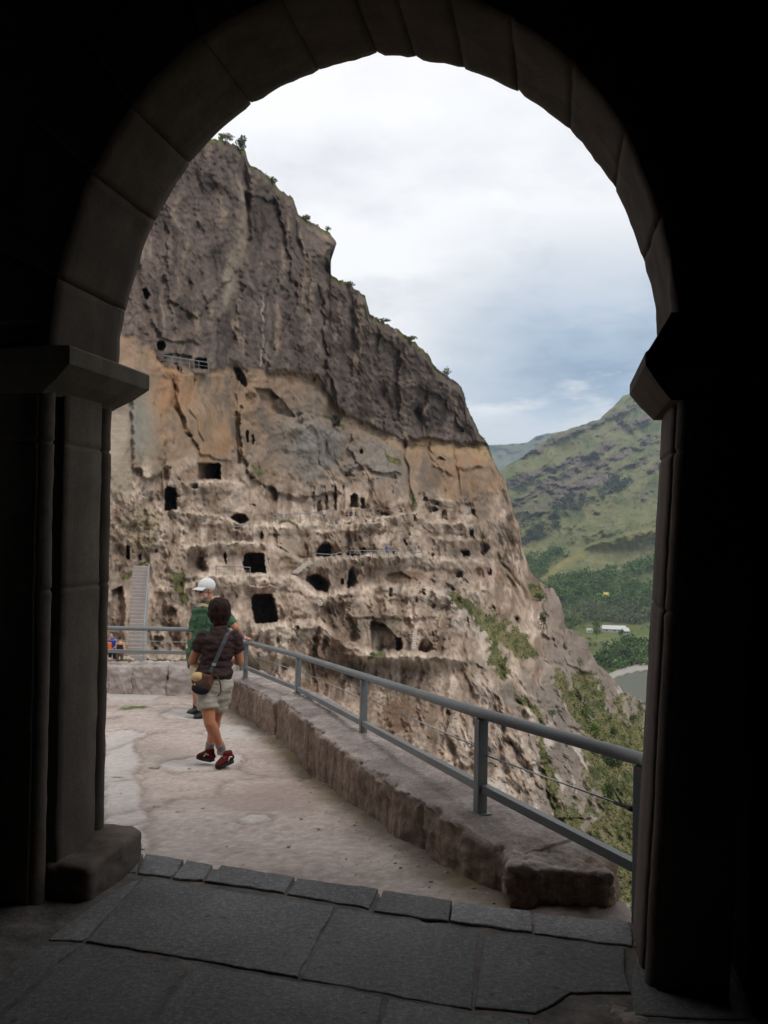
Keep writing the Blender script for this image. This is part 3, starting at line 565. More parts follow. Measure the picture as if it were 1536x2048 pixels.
W3 = scatter([(1095,1015),(1130,1000),(1180,992),(1190,1005),(1150,1022),(1105,1030)], 46, 9, 15, r) + scatter([(1192,985),(1230,958),(1262,960),(1250,978),(1205,1002)], 60, 9, 14, r) + scatter([(1036,1085),(1060,1062),(1118,1048),(1118,1062),(1075,1085),(1040,1098)], 70, 8, 13, r) + scatter([(1010,975),(1040,962),(1080,958),(1080,978),(1030,992)], 46, 7, 11, r) + scatter([(1030,1035),(1060,1030),(1060,1060),(1030,1060)], 20, 8, 12, r) + scatter([(1225,838),(1290,790),(1310,800),(1250,850)], 24, 5, 9, r)
wood('fir_forest', W3, G_FIR, 23, 50)
sc_ = scatter([(1040,1080),(1150,1020),(1320,960),(1400,960),(1400,1090),(1300,1060),(1150,1090),(1060,1110)], 150, 3, 6.5, r) + scatter([(1110,1150),(1180,1105),(1320,1065),(1400,1060),(1400,1110),(1250,1135)], 80, 3, 7, r) + scatter([(1110,870),(1290,800),(1400,800),(1400,960),(1150,1000),(1040,940)], 130, 2.5, 5, r)
wood('scrub_undergrowth', sc_, leafmat('scrub leaves', (.03,.048,.022), (.09,.11,.045)), 24, 22)
# single trees that stand clear in the fields
M_PT = leafmat('poplar leaves', (.05,.095,.018), (.14,.20,.045))
for i, (px, py, hpx, wpx, mat, lab, nm) in enumerate([(1192,1266,27,26,M_PT,'bright green round tree standing left of the long white building','broadleaf_tree'),(1193,1277,22,17,G_DARK,'dark tree directly in front of the bright green tree in the meadow','broadleaf_tree'),
    (1213,1297,17,15,G_DARK,'small dark round tree alone in the meadow below the long white building','broadleaf_tree'),(1241,1276,16,17,G_DARK,'dark green tree in front of the right end of the long white building','broadleaf_tree'),
    (1232,1330,40,40,G_MID,'broad green tree on the river bank above the bend of the gravel','broadleaf_tree'),(1263,1330,34,42,G_DARK,'darker tree on the river bank right of the broad green one','broadleaf_tree'),(1250,1165,22,24,M_PT,'bright tree crown at the top edge of the valley wood','broadleaf_tree'),(1206,1176,24,26,G_MID,'pale green crown standing out of the dark valley wood','broadleaf_tree')]):
    b = hillP(px, py); h = hpx / F * b.y; w = wpx / F * b.y
    bush(nm, lab, 'tree', b, w, h, 260, mat, 60 + i, tree=True)
# valley buildings
M_WHITE = simple('whitewash', (.78,.77,.74), .8, .08, .5); M_DULL = simple('weathered render', (.42,.40,.36), .9, .2, .5); M_ROOFW = simple('pale metal roof', (.46,.46,.45), .5, .1, .6); M_YEL = simple('yellow sheet roof', (.50,.40,.08), .5, .1, .5); M_GLASS = simple('dark window glass', (.03,.035,.04), .2, .1, 2)
def house(name, label, px, py, wpx, hpx, depth, roofmat, wallmat, nwin, rot=0):
    b = hillP(px, py); s = b.y / F; w = wpx * s; h = hpx * s; e = empty(name, b, label, 'building')
    c, sn = math.cos(rot), math.sin(rot); X = Vector((c, sn, 0)); Y = Vector((-sn, c, 0)); Z = Vector((0, 0, 1)); o = b - Z * .6
    m = MB(); m.box(o + Z * (h * .28 + .3) + Y * depth / 2, X * w / 2, Y * depth / 2, Z * (h * .28 + .3)); m.build('wall', wallmat, e)
    zt = o + Z * (h * .56 + .6); m = MB(); ov = .6
    P = lambda a, q, z: zt + X * a + Y * q + Z * z
    a = w / 2 + ov; m.add([P(-a,-ov,0), P(a,-ov,0), P(a,depth+ov,0), P(-a,depth+ov,0), P(-a+.3,depth/2,h*.62), P(a-.3,depth/2,h*.62)], [(0,1,5,4),(2,3,4,5),(1,2,5),(3,0,4),(3,2,1,0)]); m.build('roof', roofmat, e)
    for k in range(nwin):
        u = -w / 2 + w * (k + .5) / nwin; m = MB(); m.box(o + X * u - Y * .06 + Z * (h * .28 + .6), X * min(.7, w / nwin * .3), Y * .1, Z * h * .14); m.build('window', M_GLASS, e)
    return e
house('farm_building', 'long low white building with a pale roof in the valley meadow', 1229, 1264, 46, 10, 11, M_ROOFW, M_DULL, 3, -.12)
house('farm_shed', 'end block of the white farm standing lower at its right', 1253, 1268, 10, 10, 7, M_ROOFW, M_DULL, 2, -.12)
house('farm_shed', 'tiny white shed left of the bright green meadow tree', 1180, 1264, 10, 6, 4, M_ROOFW, M_WHITE, 2)
house('farm_hut', 'little hut with a bright yellow roof among the valley trees', 1213, 1197, 12, 10, 6, M_YEL, M_WHITE, 2, .2)
# ================================================================ things on the cliff
def on(px, py, off=.4): return W(px, py, cliffY(px, py) - off)
for i, (px, py, wp, hp_, mat, lab, k) in enumerate([(481,304,24,28,G_DARK,'dark round shrub perched on the topmost corner of the cliff',420),(450,284,26,14,G_OLIVE,'low yellowish bush on the cliff top left of the dark round shrub',260),(545,366,20,12,G_OLIVE,'small olive bush on the cliff edge below the topmost corner',180),(612,440,22,10,G_OLIVE,'flat olive bush on the step of the cliff edge above the overhanging nose',180),(655,464,14,10,G_DARK,'small dark bush right on the overhanging nose of the cliff',160),
   (700,572,22,8,G_OLIVE,'low bush on the cliff edge just below the overhanging nose',160),(765,646,22,9,G_MID,'green bush on the cliff edge midway along the ridge',180),(820,682,26,10,G_OLIVE,'wide olive bush on the cliff edge left of the lone tree',200),
   (1216,1606,30,46,G_MID,'upright green bush on the grassy slope beside the bottom of the rock face',700),(1190,1476,28,34,M_PT,'bright green bush against the right edge of the grey rock',520),(1172,1440,16,36,M_PT,'narrow bright bush growing down the right edge of the grey rock',420),(1228,1474,24,24,G_MID,'green bush in the grass right of the bright green bush',380),(1266,1446,20,20,G_MID,'roundish bush among stones high on the right of the slope',320),(1222,1530,46,24,G_DARK,'dark spreading bush just under the near handrail',460),
   (1087,1256,20,46,G_DARK,'tall dark bush filling a cleft of the brown rock spur',560),(1080,1200,26,18,G_OLIVE,'olive bush on top of the brown rock spur',260),(352,1190,16,54,G_OLIVE,'straggling bush hanging on the rock beside the long stair',420),(826,1008,14,28,G_DARK,'dark bush in the crack left of the upper cave rooms',260),(520,942,10,16,G_MID,'small green bush on the rock right of the square cave mouth',160),(494,795,10,12,G_MID,'small green bush below the dark diagonal cleft',150),(745,1312,18,9,M_PT,'bright weeds on the sill of the large lower cave',150),(863,1200,12,14,G_DARK,'dark tuft on the pale rock below the walkway',140),(720,1226,8,9,G_DARK,'small dark tuft on the rock above the large lower cave',100),(555,1280,20,14,G_OLIVE,'low bush on the rock just right of the near railing corner',200),
   (1105,1430,22,12,G_OLIVE,'grey green bush low on the pale rock face',200),(1218,1440,14,14,G_DARK,'dark bush between stones near the river bend',180),(1160,1330,14,18,G_OLIVE,'olive bush clinging to the brown rock spur above the grass',180),(905,1205,16,10,G_OLIVE,'yellowish tuft at the head of the green gully',140),(1010,1330,18,24,G_OLIVE,'olive bush low in the green gully',240)]):
    b = on(px, py, .5); s = b.y / F * (1.25 if py < 700 else 1.0); bush('shrub', lab, 'shrub', b, wp * s, hp_ * s, k, mat, 100 + i)
b = on(894, 757, .2); s = b.y / F; bush('lone_tree', 'small lone tree standing on the sloping cliff edge against the sky', 'tree', b, 20 * s, 22 * s, 300, G_MID, 140, tree=True)
# grass blades over the green patches
gm = (grass > .45) & (rng.random(grass.shape) < .16); gi = np.argwhere(gm); gp = pts[gi[:, 0], gi[:, 1]]; gs_ = gp[:, 1] / F * rng.uniform(2.0, 5.5, len(gp))
gp = gp + np.stack([0 * gs_, -gs_ * .3, gs_ * .3], 1); vv, ff, tt = leaves(gp, gs_, rng.random(len(gp)), up=2.5, seed=9)
tag(link('grass', leaf_mesh('grass', vv, ff, tt), leafmat('slope grass', (.05,.06,.02), (.175,.16,.068))), kind='stuff')
# railings along the cliff walkways
M_RAILFAR = simple('grey painted steel far', (.20,.215,.22), .5, .1, 3)
def cliff_rail(label, pts_, hpx, nsub, wire=1):
    base = []
    for (x0, y0), (x1, y1) in zip(pts_[:-1], pts_[1:]):
        L = max(1, int(round(math.hypot(x1 - x0, y1 - y0) / nsub)))
        base += [(x0 + (x1 - x0) * k / L, y0 + (y1 - y0) * k / L) for k in range(L)]
    base.append(pts_[-1]); Yp = [cliffY(x, y + 3) for x, y in base]; k = np.ones(5) / 5; Yp = np.convolve(np.pad(Yp, 2, 'edge'), k, 'valid') if len(Yp) > 4 else Yp
    B = [W(x, y, Y - .35) for (x, y), Y in zip(base, Yp)]; e = empty('walkway_railing', B[0], label, 'railing', 'railings along the cliff walkways')
    H = [b + Vector((0, 0, hpx / F * b.y)) for b in B]; rr = .028 * max(1, B[0].y / 70)
    for b, h in zip(B, H):
        m = MB(); m.tube([b - Vector((0, 0, 1.2)), h], rr, 6); m.build('post', M_RAILFAR, e)
    m = MB(); m.tube(H, rr * 1.2, 6); m.build('handrail', M_RAILFAR, e)
    for q in range(wire):
        m = MB(); m.tube([b + (h - b) * (.5) for b, h in zip(B, H)], rr * .5, 5); m.build('wire', M_RAILFAR, e)
cliff_rail('grey railing on the broad upper terrace before the church front', [(545,1046),(600,1044),(640,1041),(690,1038),(760,1034)], 17, 24)
cliff_rail('grey railing with two spans across the brown cave mouth', [(628,1119),(664,1121),(684,1116)], 12, 26)
cliff_rail('long grey railing on the middle walkway beside the person in blue', [(700,1112),(760,1112),(810,1113),(846,1117)], 11, 16, 1)
cliff_rail('short railing high on the cliff before the topmost cave door', [(326,727),(360,732),(416,741)], 16, 18)
cliff_rail('thin railing on the ledge left of the big dark doorway', [(432,1146),(470,1147),(500,1149)], 14, 30)
cliff_rail('short railing crossing the round cave mouth', [(462,1066),(480,1064),(506,1056)], 12, 22)
# long stone stair with its rail, on the left
M_STEP = simple('stair stone', (.33,.28,.255), .9, .18, 3, .3, .02); 
SY = 38.0; nst = 25; bl = W(255, 1318, SY); br = W(290, 1318, SY); tl = W(266, 1132, SY + 5.2); tr_ = W(295, 1132, SY + 5.2)
e = empty('stone_stair', (bl + br) / 2, 'long straight flight of pinkish stone steps climbing the rock at left', 'stairs')
m = MB()
for k in range(nst):
    f0 = k / nst; f1 = (k + 1) / nst; a = bl.lerp(tl, f0); b_ = br.lerp(tr_, f0); a2 = bl.lerp(tl, f1); b2 = br.lerp(tr_, f1); zt = a2.z - .01
    j = .012 * math.sin(k * 7.1)
    m.add([(a.x+j, a.y, a.z - 1.2), (b_.x+j, b_.y, a.z - 1.2), (b2.x, a2.y + .25, a.z - 1.2), (a2.x, a2.y + .25, a.z - 1.2), (a.x+j, a.y - .035, zt), (b_.x+j, b_.y - .035, zt), (b2.x, a2.y + .25, zt), (a2.x, a2.y + .25, zt)], [(0,1,5,4),(1,2,6,5),(2,3,7,6),(3,0,4,7),(4,5,6,7)])
m.build('steps', M_STEP, e)
m = MB(); m.tube([W(287,1306,SY-.3), W(288,1252,SY), W(298,1130,SY+4.6)], .045, 7); m.build('handrail', M_RAILFAR, e)
for q in (0, .33, .66, 1): 
    p = W(287,1306,SY-.3).lerp(W(298,1130,SY+4.6), q); m = MB(); m.tube([p, p - Vector((0,0,.95))], .03, 6); m.build('post', M_RAILFAR, e)
# rough stepped walls on the cliff
def stepline(label, p0, p1, k, wpx, off):
    Y0 = cliffY(*p0) - off; Y1 = cliffY(*p1) - off; e = empty('rock_steps', W(*p0, Y0), label, 'steps', 'flights of steps cut along the cliff'); r = random.Random(k); mm = MB()
    for q in range(k):
        f = (q + .5) / k; px = p0[0] + (p1[0]-p0[0]) * f; py = p0[1] + (p1[1]-p0[1]) * f; Y = Y0 + (Y1-Y0) * f; c = W(px, py, Y); s = Y / F
        mm.box(c, Vector((wpx * s * .5 * r.uniform(.85, 1.15), .1, 0)), Vector((0, .5, 0)), Vector((0, 0, abs(p1[1]-p0[1]) / k * s * .42 + .05)))
    mm.build('steps', simple('cut step stone', (.40,.34,.29), .95, .2, 2, .3, .03), e, False, .04)
stepline('flight of pale steps going down left of the arched dark cave', (604,1164), (642,1210), 11, 10, 1.2)
stepline('short flight of steps beside the brown cave on the walkway', (590,1146), (618,1124), 8, 13, 1.0)
stepline('worn pale steps between the two lowest cave mouths', (830,1262), (827,1300), 8, 9, 1.0)
# ================================================================ TERRACE
ZG = PL([(-5,-.06),(3.4,-.07),(3.9,-.10),(4.4,-.13),(5.5,-.29),(6.6,-.43),(7.7,-.58),(9.2,-.72),(10.7,-.82),(12.6,-.92),(16,-1.0)])
def onground(px, py):
    Y = 6.0
    for _ in range(40):
        d = rays(px, py); s = -d[2] / d[1]; Y = .5 * Y + .5 * (CAMZ - float(ZG(Y))) / s
    return W(px, py, Y)
def rock_mat(name, dark, light, brown, sc, bstr=.6, joints=None, rough=.92):
    t = NT(name); a = t.noise(sc, 7, .68); b = t.noise(sc * .28, 4, .6); d = t.noise(sc * 7, 6, .75)
    c = t.ramp(a, [(.30, dark), (.5, tuple((x + y) / 2 for x, y in zip(dark, light))), (.68, light)])
    c = t.mix(t.ramp(b, [(.45, 0), (.65, .65)]), c, brown)
    c = t.mix(.5, c, t.ramp(d, [(.3, .62), (.7, 1.3)]), 'MULTIPLY')
    n_ = t.bump(a, bstr, .03); n_ = t.bump(d, bstr * .9, .008, n_)
    return t.done(c, rough, n_, spec=.12)
tx = np.arange(-6.6, 1.32, .025); ty = np.arange(3.25, 12.75, .03)
TX, TY = np.meshgrid(tx, ty)
TZ = ZG(TY) + .022 * fbm(TX / .9, TY / .9, .2, 4) + .010 * fbm(TX / .22, TY / .18, 1.2, 4) + .004 * fbm(TX / .05, TY / .05, 2.2, 3)
fl_m = np.zeros_like(TX); fl_e = np.zeros_like(TX); crack = np.zeros_like(TX)
FLAGS = [[(322,1432),(350,1420),(400,1422),(440,1430),(410,1442),(335,1440)],[(404,1471),(440,1450),(500,1452),(538,1474),(505,1484),(450,1482)],[(316,1532),(345,1522),(420,1518),(480,1514),(482,1530),(440,1543),(350,1544)],[(205,1470),(250,1466),(298,1470),(270,1482),(205,700)],[(205,1634),(245,1632),(289,1630),(272,1652),(205,1654)],[(480,1640),(500,1633),(530,1634),(531,1646),(505,1653),(484,1650)],[(215,1390),(260,1386),(330,1392),(300,1402),(215,1404)]]
for poly in FLAGS:
    q = [(p.x, p.y) for p in (onground(*c) for c in poly)]
    jx = TX + .05 * fbm(TX / .3, TY / .3, 3.3, 3); jy = TY + .05 * fbm(TX / .3, TY / .3, 6.3, 3)
    i_ = inpoly(jx, jy, q); ed = segdist(jx, jy, q + q[:1]); fl_m = np.maximum(fl_m, i_ * sst(0, .03, ed)); fl_e = np.maximum(fl_e, (~i_) * sst(.07, 0, ed))
for cr in [[(205,1632),(300,1620),(350,1604),(430,1592),(480,1560),(560,1548)],[(205,1505),(290,1475),(330,1468)],[(300,1535),(250,1560),(210,1566)],[(560,1548),(600,1560),(618,1540)],[(480,1530),(500,1545),(560,1550)],[(205,1440),(300,1432),(330,1440)],[(205,1420),(300,1412),(400,1418)]]:
    q = [(p.x, p.y) for p in (onground(*c) for c in cr)]
    ed = segdist(TX + .12 * fbm(TX / .35, TY / .35, 4.4, 4), TY + .12 * fbm(TX / .35, TY / .35, 8.4, 4), q); crack = np.maximum(crack, sst(.05, .0, ed) * .55 + sst(.20, 0, ed) * .25)
slabz = ZG(TY) + .02
TZ = TZ * (1 - fl_m * .75) + slabz * fl_m * .75 - .016 * fl_e - .03 * crack
step_ = sst(0, .08, TX * 0 + TY - (8.15 + .16 * TX + .25 * fbm(TX / .8, TY / .8, 2.5, 3))); TZ += .03 * step_ * (1 - fl_m)
tp = np.stack([TX, TY, TZ], -1)
e1 = fbm(TX / .55, TY / .35, 5.0, 5)[..., None]; e2 = fbm(TX / .07, TY / .06, 6.0, 4, .6)[..., None]; e3 = fbm(TX / 1.6, TY / 1.0, 8.0, 3)[..., None]
tc = m_(C(.30,.246,.218), C(.475,.405,.365), .5 + .30 * e1 + .55 * e2 + .25 * fbm(TX / .03, TY / .028, 12.0, 2)[..., None]); tc = m_(tc, C(.24,.178,.152), sst(.15, .8, e3 + .4 * e1) * .6)
tc = m_(tc, m_(C(.40,.365,.34), C(.50,.46,.435), .5 + .6 * e2), (fl_m * .8)[..., None]); tc = m_(tc, C(.16,.125,.105), (np.maximum(.5 * fl_e, .75 * crack))[..., None])
# moss and dirt along the foot of the parapet
foot = [(p.x, p.y) for p in (onground(*c) for c in [(460,1421),(509,1452),(555,1484),(623,1546),(672,1584),(800,1680),(900,1738),(1040,1810)])]
fd_ = segdist(TX, TY, foot) + .12 * e1[..., 0]
tc = m_(tc, C(.17,.125,.095), sst(.30, .02, fd_)[..., None] * .7); tc = m_(tc, C(.19,.155,.07), (sst(.28, .05, fd_) * sst(.1, .5, e3[..., 0] + .5 * e1[..., 0]))[..., None] * .6)
for gx, gy, gr in [(255,1423,.17),(275,1419,.2),(310,1534,.07),(235,1557,.06),(345,1392,.08)]:
    p = onground(gx, gy); q_ = np.exp(-(((TX - p.x) / gr) ** 2 + ((TY - p.y) / (gr * .8)) ** 2)) + .35 * e2[..., 0]; tc = m_(tc, C(.09,.12,.035), (sst(.45, .75, q_))[..., None])
ff = grid_faces(len(ty), len(tx))
cx_ = TX.ravel()[ff].mean(1); cy_ = TY.ravel()[ff].mean(1)
fa = np.array(foot); o_ = np.argsort(fa[:, 1]); lim = np.interp(cy_, fa[o_, 1], fa[o_, 0]) + .22
lim = np.where(cy_ < 4.05, 1.17 + .05 * np.sin(cy_ * 9), lim)
ff = ff[(cx_ < lim)]
me = mesh_np('terrace', tp.reshape(-1, 3), ff); vcol(me, np.clip(tc, .01, .9).reshape(-1, 3))
t = NT('terrace rock'); dn = t.noise(38, 6, .75); c = t.mix(.6, t.attr(), t.ramp(dn, [(.3, .7), (.7, 1.25)]), 'MULTIPLY')
tag(link('terrace', me, t.done(c, .93, t.bump(dn, .6, .012), spec=.1), None, True), kind='structure')
# grit and small stones lying on the terrace
r_ = np.random.default_rng(31); V_, F_ = [], []; n0 = 0
gx_ = r_.uniform(-3.0, 1.0, 700); gy_ = 3.9 + 8.4 * r_.random(700) ** 1.3
fx0 = np.interp(gy_, fa[o_, 1], fa[o_, 0]); near_w = r_.random(700) < .45; gx_ = np.where(near_w, fx0 - np.abs(r_.normal(size=700)) * .16 - .02, gx_)
ico = bmesh.new(); bmesh.ops.create_icosphere(ico, subdivisions=1, radius=1); iv = np.array([v_.co[:] for v_ in ico.verts]); fi = np.array([[v_.index for v_ in f_.verts] for f_ in ico.faces]); ico.free()
for x_, y_, k_ in zip(gx_, gy_, r_.random(700)):
    if x_ > np.interp(y_, fa[o_, 1], fa[o_, 0]) - .01: continue
    sz = .003 + .009 * k_ ** 5; q = iv * (1 + .3 * r_.normal(size=(len(iv), 1))) * sz * np.array([1.2, 1, .6]); ix = int((x_ + 6.6) / .025); iy = int((y_ - 3.25) / .03)
    V_.append(q + np.array([x_, y_, TZ[min(iy, len(ty)-1), min(ix, len(tx)-1)] + sz * .2])); F_.append(fi + n0); n0 += len(iv)
tag(link('gravel', mesh_np('gravel', np.concatenate(V_), np.concatenate(F_)), rock_mat('grit', (.36,.30,.27), (.60,.54,.50), (.32,.27,.24), 30)), kind='stuff')
# ---------------------------------------------------------------- right-hand parapet
M_PAR = None
def par_mat():
    t = NT('parapet stone'); g_ = t.n.new('ShaderNodeNewGeometry'); sp = t.n.new('ShaderNodeSeparateXYZ'); t.L(t.attr('top'), sp.inputs[0])
    a = t.noise(5, 7, .7); d = t.noise(40, 6, .78); s = t.noise(3, 5, .65, (5, 5, .5)); b = t.noise(1.6, 4, .6)
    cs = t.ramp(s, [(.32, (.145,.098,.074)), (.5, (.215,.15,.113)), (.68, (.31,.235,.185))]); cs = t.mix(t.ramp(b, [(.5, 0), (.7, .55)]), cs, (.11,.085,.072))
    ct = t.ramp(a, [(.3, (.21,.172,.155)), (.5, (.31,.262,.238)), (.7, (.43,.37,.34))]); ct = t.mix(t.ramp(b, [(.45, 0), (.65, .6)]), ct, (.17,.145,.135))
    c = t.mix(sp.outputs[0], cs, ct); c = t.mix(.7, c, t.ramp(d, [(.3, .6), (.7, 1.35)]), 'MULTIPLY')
    n_ = t.bump(a, .6, .03); n_ = t.bump(d, .7, .008, n_); return t.done(c, .95, n_, spec=.08)
M_PAR = par_mat()
def wall_sheet(stations, width, zbot, seed, edge=.035):
    """stations: front base point, top z; returns a rough solid strip"""
    P0 = np.array([(p.x, p.y, p.z, zt) for p, zt in stations]); seg = np.r_[0, np.cumsum(np.hypot(*np.diff(P0[:, :2], axis=0).T))]
    L = seg[-1]; s = np.linspace(0, L, int(L / .022)); bx = np.interp(s, seg, P0[:, 0]); by = np.interp(s, seg, P0[:, 1]); bz = np.interp(s, seg, P0[:, 2]); zt = np.interp(s, seg, P0[:, 3])
    k = np.ones(13) / 13; sm = lambda a: np.convolve(np.pad(a, 6, 'edge'), k, 'valid'); bx, by = sm(bx), sm(by)
    tx_, ty_ = np.gradient(bx), np.gradient(by); l = np.hypot(tx_, ty_); nx, ny = ty_ / l, -tx_ / l       # right normal of travel
    ang = np.linspace(0, 1, 90); rows = []; tops = []
    H = zt - bz
    for a in ang:
        if a < .40: q = a / .40; off = 0 * s; z = bz - .18 + (H + .18 - edge) * q; tp_ = 0.0
        elif a < .5: q = (a - .4) / .1 * PI / 2; off = edge * (1 - math.cos(q)); z = zt - edge + edge * math.sin(q); tp_ = min(1, (a - .4) / .07)
        elif a < .9: q = (a - .5) / .4; off = edge + (width - edge) * q + 0 * s; z = zt + .012 * math.sin(q * PI); tp_ = 1.0
        else: q = (a - .9) / .1; off = width + 0 * s; z = zt + (zbot - zt) * q; tp_ = 0.0
        u = s; w_ = a * 1.6
        rn = .030 * fbm(u / .35, w_ / .30, seed, 4) + .012 * fbm(u / .08, w_ / .08, seed + 3, 4)
        edgeb = math.exp(-((a - .45) / .05) ** 2)
        chip = np.maximum(0, fbm(u / .16, 0 * u + .6, seed + 7, 4)) * .07 * edgeb
        groove = .022 * np.exp(-((np.abs(perlin(u / .55, 0 * u, seed + 5))) / .035) ** 2) * (a < .42)
        ins = -rn * (a < .47) + chip + groove; up_ = rn * .6 * (a >= .47) * (a < .9) - chip * .8
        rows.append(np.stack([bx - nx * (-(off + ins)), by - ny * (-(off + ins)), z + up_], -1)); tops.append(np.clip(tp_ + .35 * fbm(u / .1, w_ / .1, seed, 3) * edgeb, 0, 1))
    return np.array(rows), np.array(tops), s
def wall_obj(name, label, stations, width, zbot, seed, capends=True):
    rows, tops, s = wall_sheet(stations, width, zbot, seed); nr, nc = rows.shape[:2]
    f = grid_faces(nr, nc); vs = rows.reshape(-1, 3); e = empty(name, vs[0], label, 'wall')
    me = mesh_np('body', vs, f); a = me.color_attributes.new('top', 'FLOAT_COLOR', 'POINT'); cc = np.repeat(tops.reshape(-1, 1), 4, 1).astype(np.float32); a.data.foreach_set('color', cc.ravel())
    bm = bmesh.new(); bm.from_mesh(me); bm.verts.ensure_lookup_table()
    for col in (0, nc - 1):
        try: bm.faces.new([bm.verts[i * nc + col] for i in range(nr)])
        except ValueError: pass
    bmesh.ops.recalc_face_normals(bm, faces=bm.faces[:]); bm.to_mesh(me); bm.free()
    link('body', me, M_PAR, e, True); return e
def zat(px, py, g):   # height of a point seen at (px,py) standing over ground point g
    return W(px, py, g.y).z
st1 = []
for (bx0, by0), (tx0, ty0) in [((1040,1808),(1046,1720)),((900,1738),(900,1640)),((800,1680),(796,1580)),((672,1584),(668,1494)),((623,1546),(620,1452)),((553,1482),(553,1392))]:
    g0 = onground(bx0, by0); st1.append((g0, zat(tx0, ty0, g0)))
st2 = []
for (bx0, by0), (tx0, ty0) in [((549,1479),(549,1405)),((509,1452),(509,1380)),((460,1421),(463,1358)),((452,1412),(452,1352)),((440,1402),(440,1344))]:
    g0 = onground(bx0, by0); st2.append((g0, zat(tx0, ty0, g0)))
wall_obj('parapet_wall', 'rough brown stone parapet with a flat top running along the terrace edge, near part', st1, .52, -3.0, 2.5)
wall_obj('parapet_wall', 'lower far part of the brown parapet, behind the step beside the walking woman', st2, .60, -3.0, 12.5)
# broken corner stone and the rock ledge in front of the parapet end
def rough_block(mb_rows, name, c, X, Y, Z, mat, parent=None, seed=1, amp=.03, cuts=18, k=14.0, label=None, cat=None, kind=None):
    bm = bmesh.new(); bmesh.ops.create_cube(bm, size=2); bmesh.ops.subdivide_edges(bm, edges=bm.edges[:], cuts=cuts, use_grid_fill=True)
    co = np.array([v_.co[:] for v_ in bm.verts]); nr_ = (np.abs(co) ** k).sum(1) ** (1 / k); co = co / nr_[:, None] * 1.0
    c = np.array(c); Pw = c + co[:, :1] * np.array(X) + co[:, 1:2] * np.array(Y) + co[:, 2:] * np.array(Z)
    d = co / np.linalg.norm(co, axis=1)[:, None]; sz = min(np.linalg.norm(X), np.linalg.norm(Y), np.linalg.norm(Z))
    ds = amp * fbm(Pw[:, 0] / .25, Pw[:, 1] / .25, Pw[:, 2] / .25 + seed, 4) + amp * .35 * fbm(Pw[:, 0] / .05, Pw[:, 1] / .05, Pw[:, 2] / .05 + seed, 3)
    Pw = Pw + d * ds[:, None]
    for v_, q in zip(bm.verts, Pw): v_.co = q
    me = bpy.data.meshes.new(name); bm.to_mesh(me); bm.free()
    return link(name, me, mat, parent, True)
M_BROWN = rock_mat('brown broken stone', (.12,.082,.07), (.26,.19,.165), (.14,.095,.08), 7)
M_LEDGE = rock_mat('ledge rock', (.20,.165,.145), (.33,.28,.25), (.17,.135,.115), 6)
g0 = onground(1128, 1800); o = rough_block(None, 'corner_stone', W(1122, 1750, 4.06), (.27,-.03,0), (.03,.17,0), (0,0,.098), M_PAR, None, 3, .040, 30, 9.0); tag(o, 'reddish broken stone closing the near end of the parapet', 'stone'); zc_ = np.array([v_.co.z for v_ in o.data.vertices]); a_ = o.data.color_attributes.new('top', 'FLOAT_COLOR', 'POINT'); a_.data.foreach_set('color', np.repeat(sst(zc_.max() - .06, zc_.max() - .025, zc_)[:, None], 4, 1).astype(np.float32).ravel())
o = rough_block(None, 'rock_ledge', (.92, 3.82, -.42), (.31,.0,0), (0,.32,0), (0,0,.355), M_LEDGE, None, 9, .035, 20, 6.0); tag(o, kind='structure')
# ---------------------------------------------------------------- far parapet: big pale blocks in a row
M_PALE = rock_mat('pale block stone', (.30,.25,.225), (.46,.41,.38), (.26,.21,.185), 5)
e = empty('far_parapet', (-4, 12.5, -.92), 'low row of pale rounded stone blocks at the far end of the terrace', 'wall')
for i, (x0, x1) in enumerate([(130,215),(216,262),(263,333),(335,466)]):
    p0 = W(x0, 1385, 12.45); p1 = W(x1, 1386, 12.45); zt = W(x0, 1331, 12.45).z; c = (p0 + p1) / 2; hgt = zt + .98
    rough_block(None, 'block', (c.x, 12.68, (zt - .98) / 2), ((p1.x - p0.x) / 2 + .012, 0, 0), (0, .25, 0), (0, 0, hgt / 2), M_PALE, e, i * 3.1, .05, 20)
# ---------------------------------------------------------------- painted steel railings
def steel():
    t = NT('grey painted steel'); a = t.noise(3, 4, .6); d = t.noise(60, 4, .7)
    c = t.ramp(a, [(.3, (.12,.124,.124)), (.7, (.175,.18,.18))]); c = t.mix(t.ramp(d, [(.66, 0), (.74, .5)]), c, (.10,.075,.055))
    return t.done(c, t.ramp(d, [(.3, .38), (.7, .55)]), t.bump(d, .12, .002), spec=.5)
M_STEEL = steel()
t = NT('steel wire'); M_WIRE = t.done((.34,.35,.36), .35, metal=.9)
t = NT('black fitting'); M_BLK = t.done((.025,.025,.028), .5)
posts = [((1285,1519),(1264,1860),3.74,.058),((963,1427),(955,1627),4.60,.058),((728,1353),(724,1472),7.2,.058),((597,1311),(594,1387),9.5,.056),((492,1284),(491,1357),11.2,.056)]
H = [W(x, y, Y) for (x, y), _, Y, _ in posts]; B = [W(x, y, Y) for _, (x, y), Y, _ in posts]
for i in range(5): B[i].x = H[i].x; B[i].y = H[i].y
rl = empty('parapet_railing', B[1], 'grey steel railing with round handrail standing on the brown parapet', 'railing', 'grey steel railings round the terrace')
hr = MB(); ext = W(1345, 1536, 3.40); endp = W(486, 1283, 11.3)
pts_ = [ext] + H + [endp]; sm_pts = []
for a, b in zip(pts_[:-1], pts_[1:]): sm_pts += [a.lerp(b, q / 6) for q in range(6)]
sm_pts.append(pts_[-1]); hr.tube(sm_pts, [.031] * len(sm_pts), 18); hr.build('handrail', M_STEEL, rl, True)
low = [W(1249,1738,3.74), W(960,1573,4.60), W(726,1446,7.2), W(596,1377,9.5), W(491,1335,11.2)]
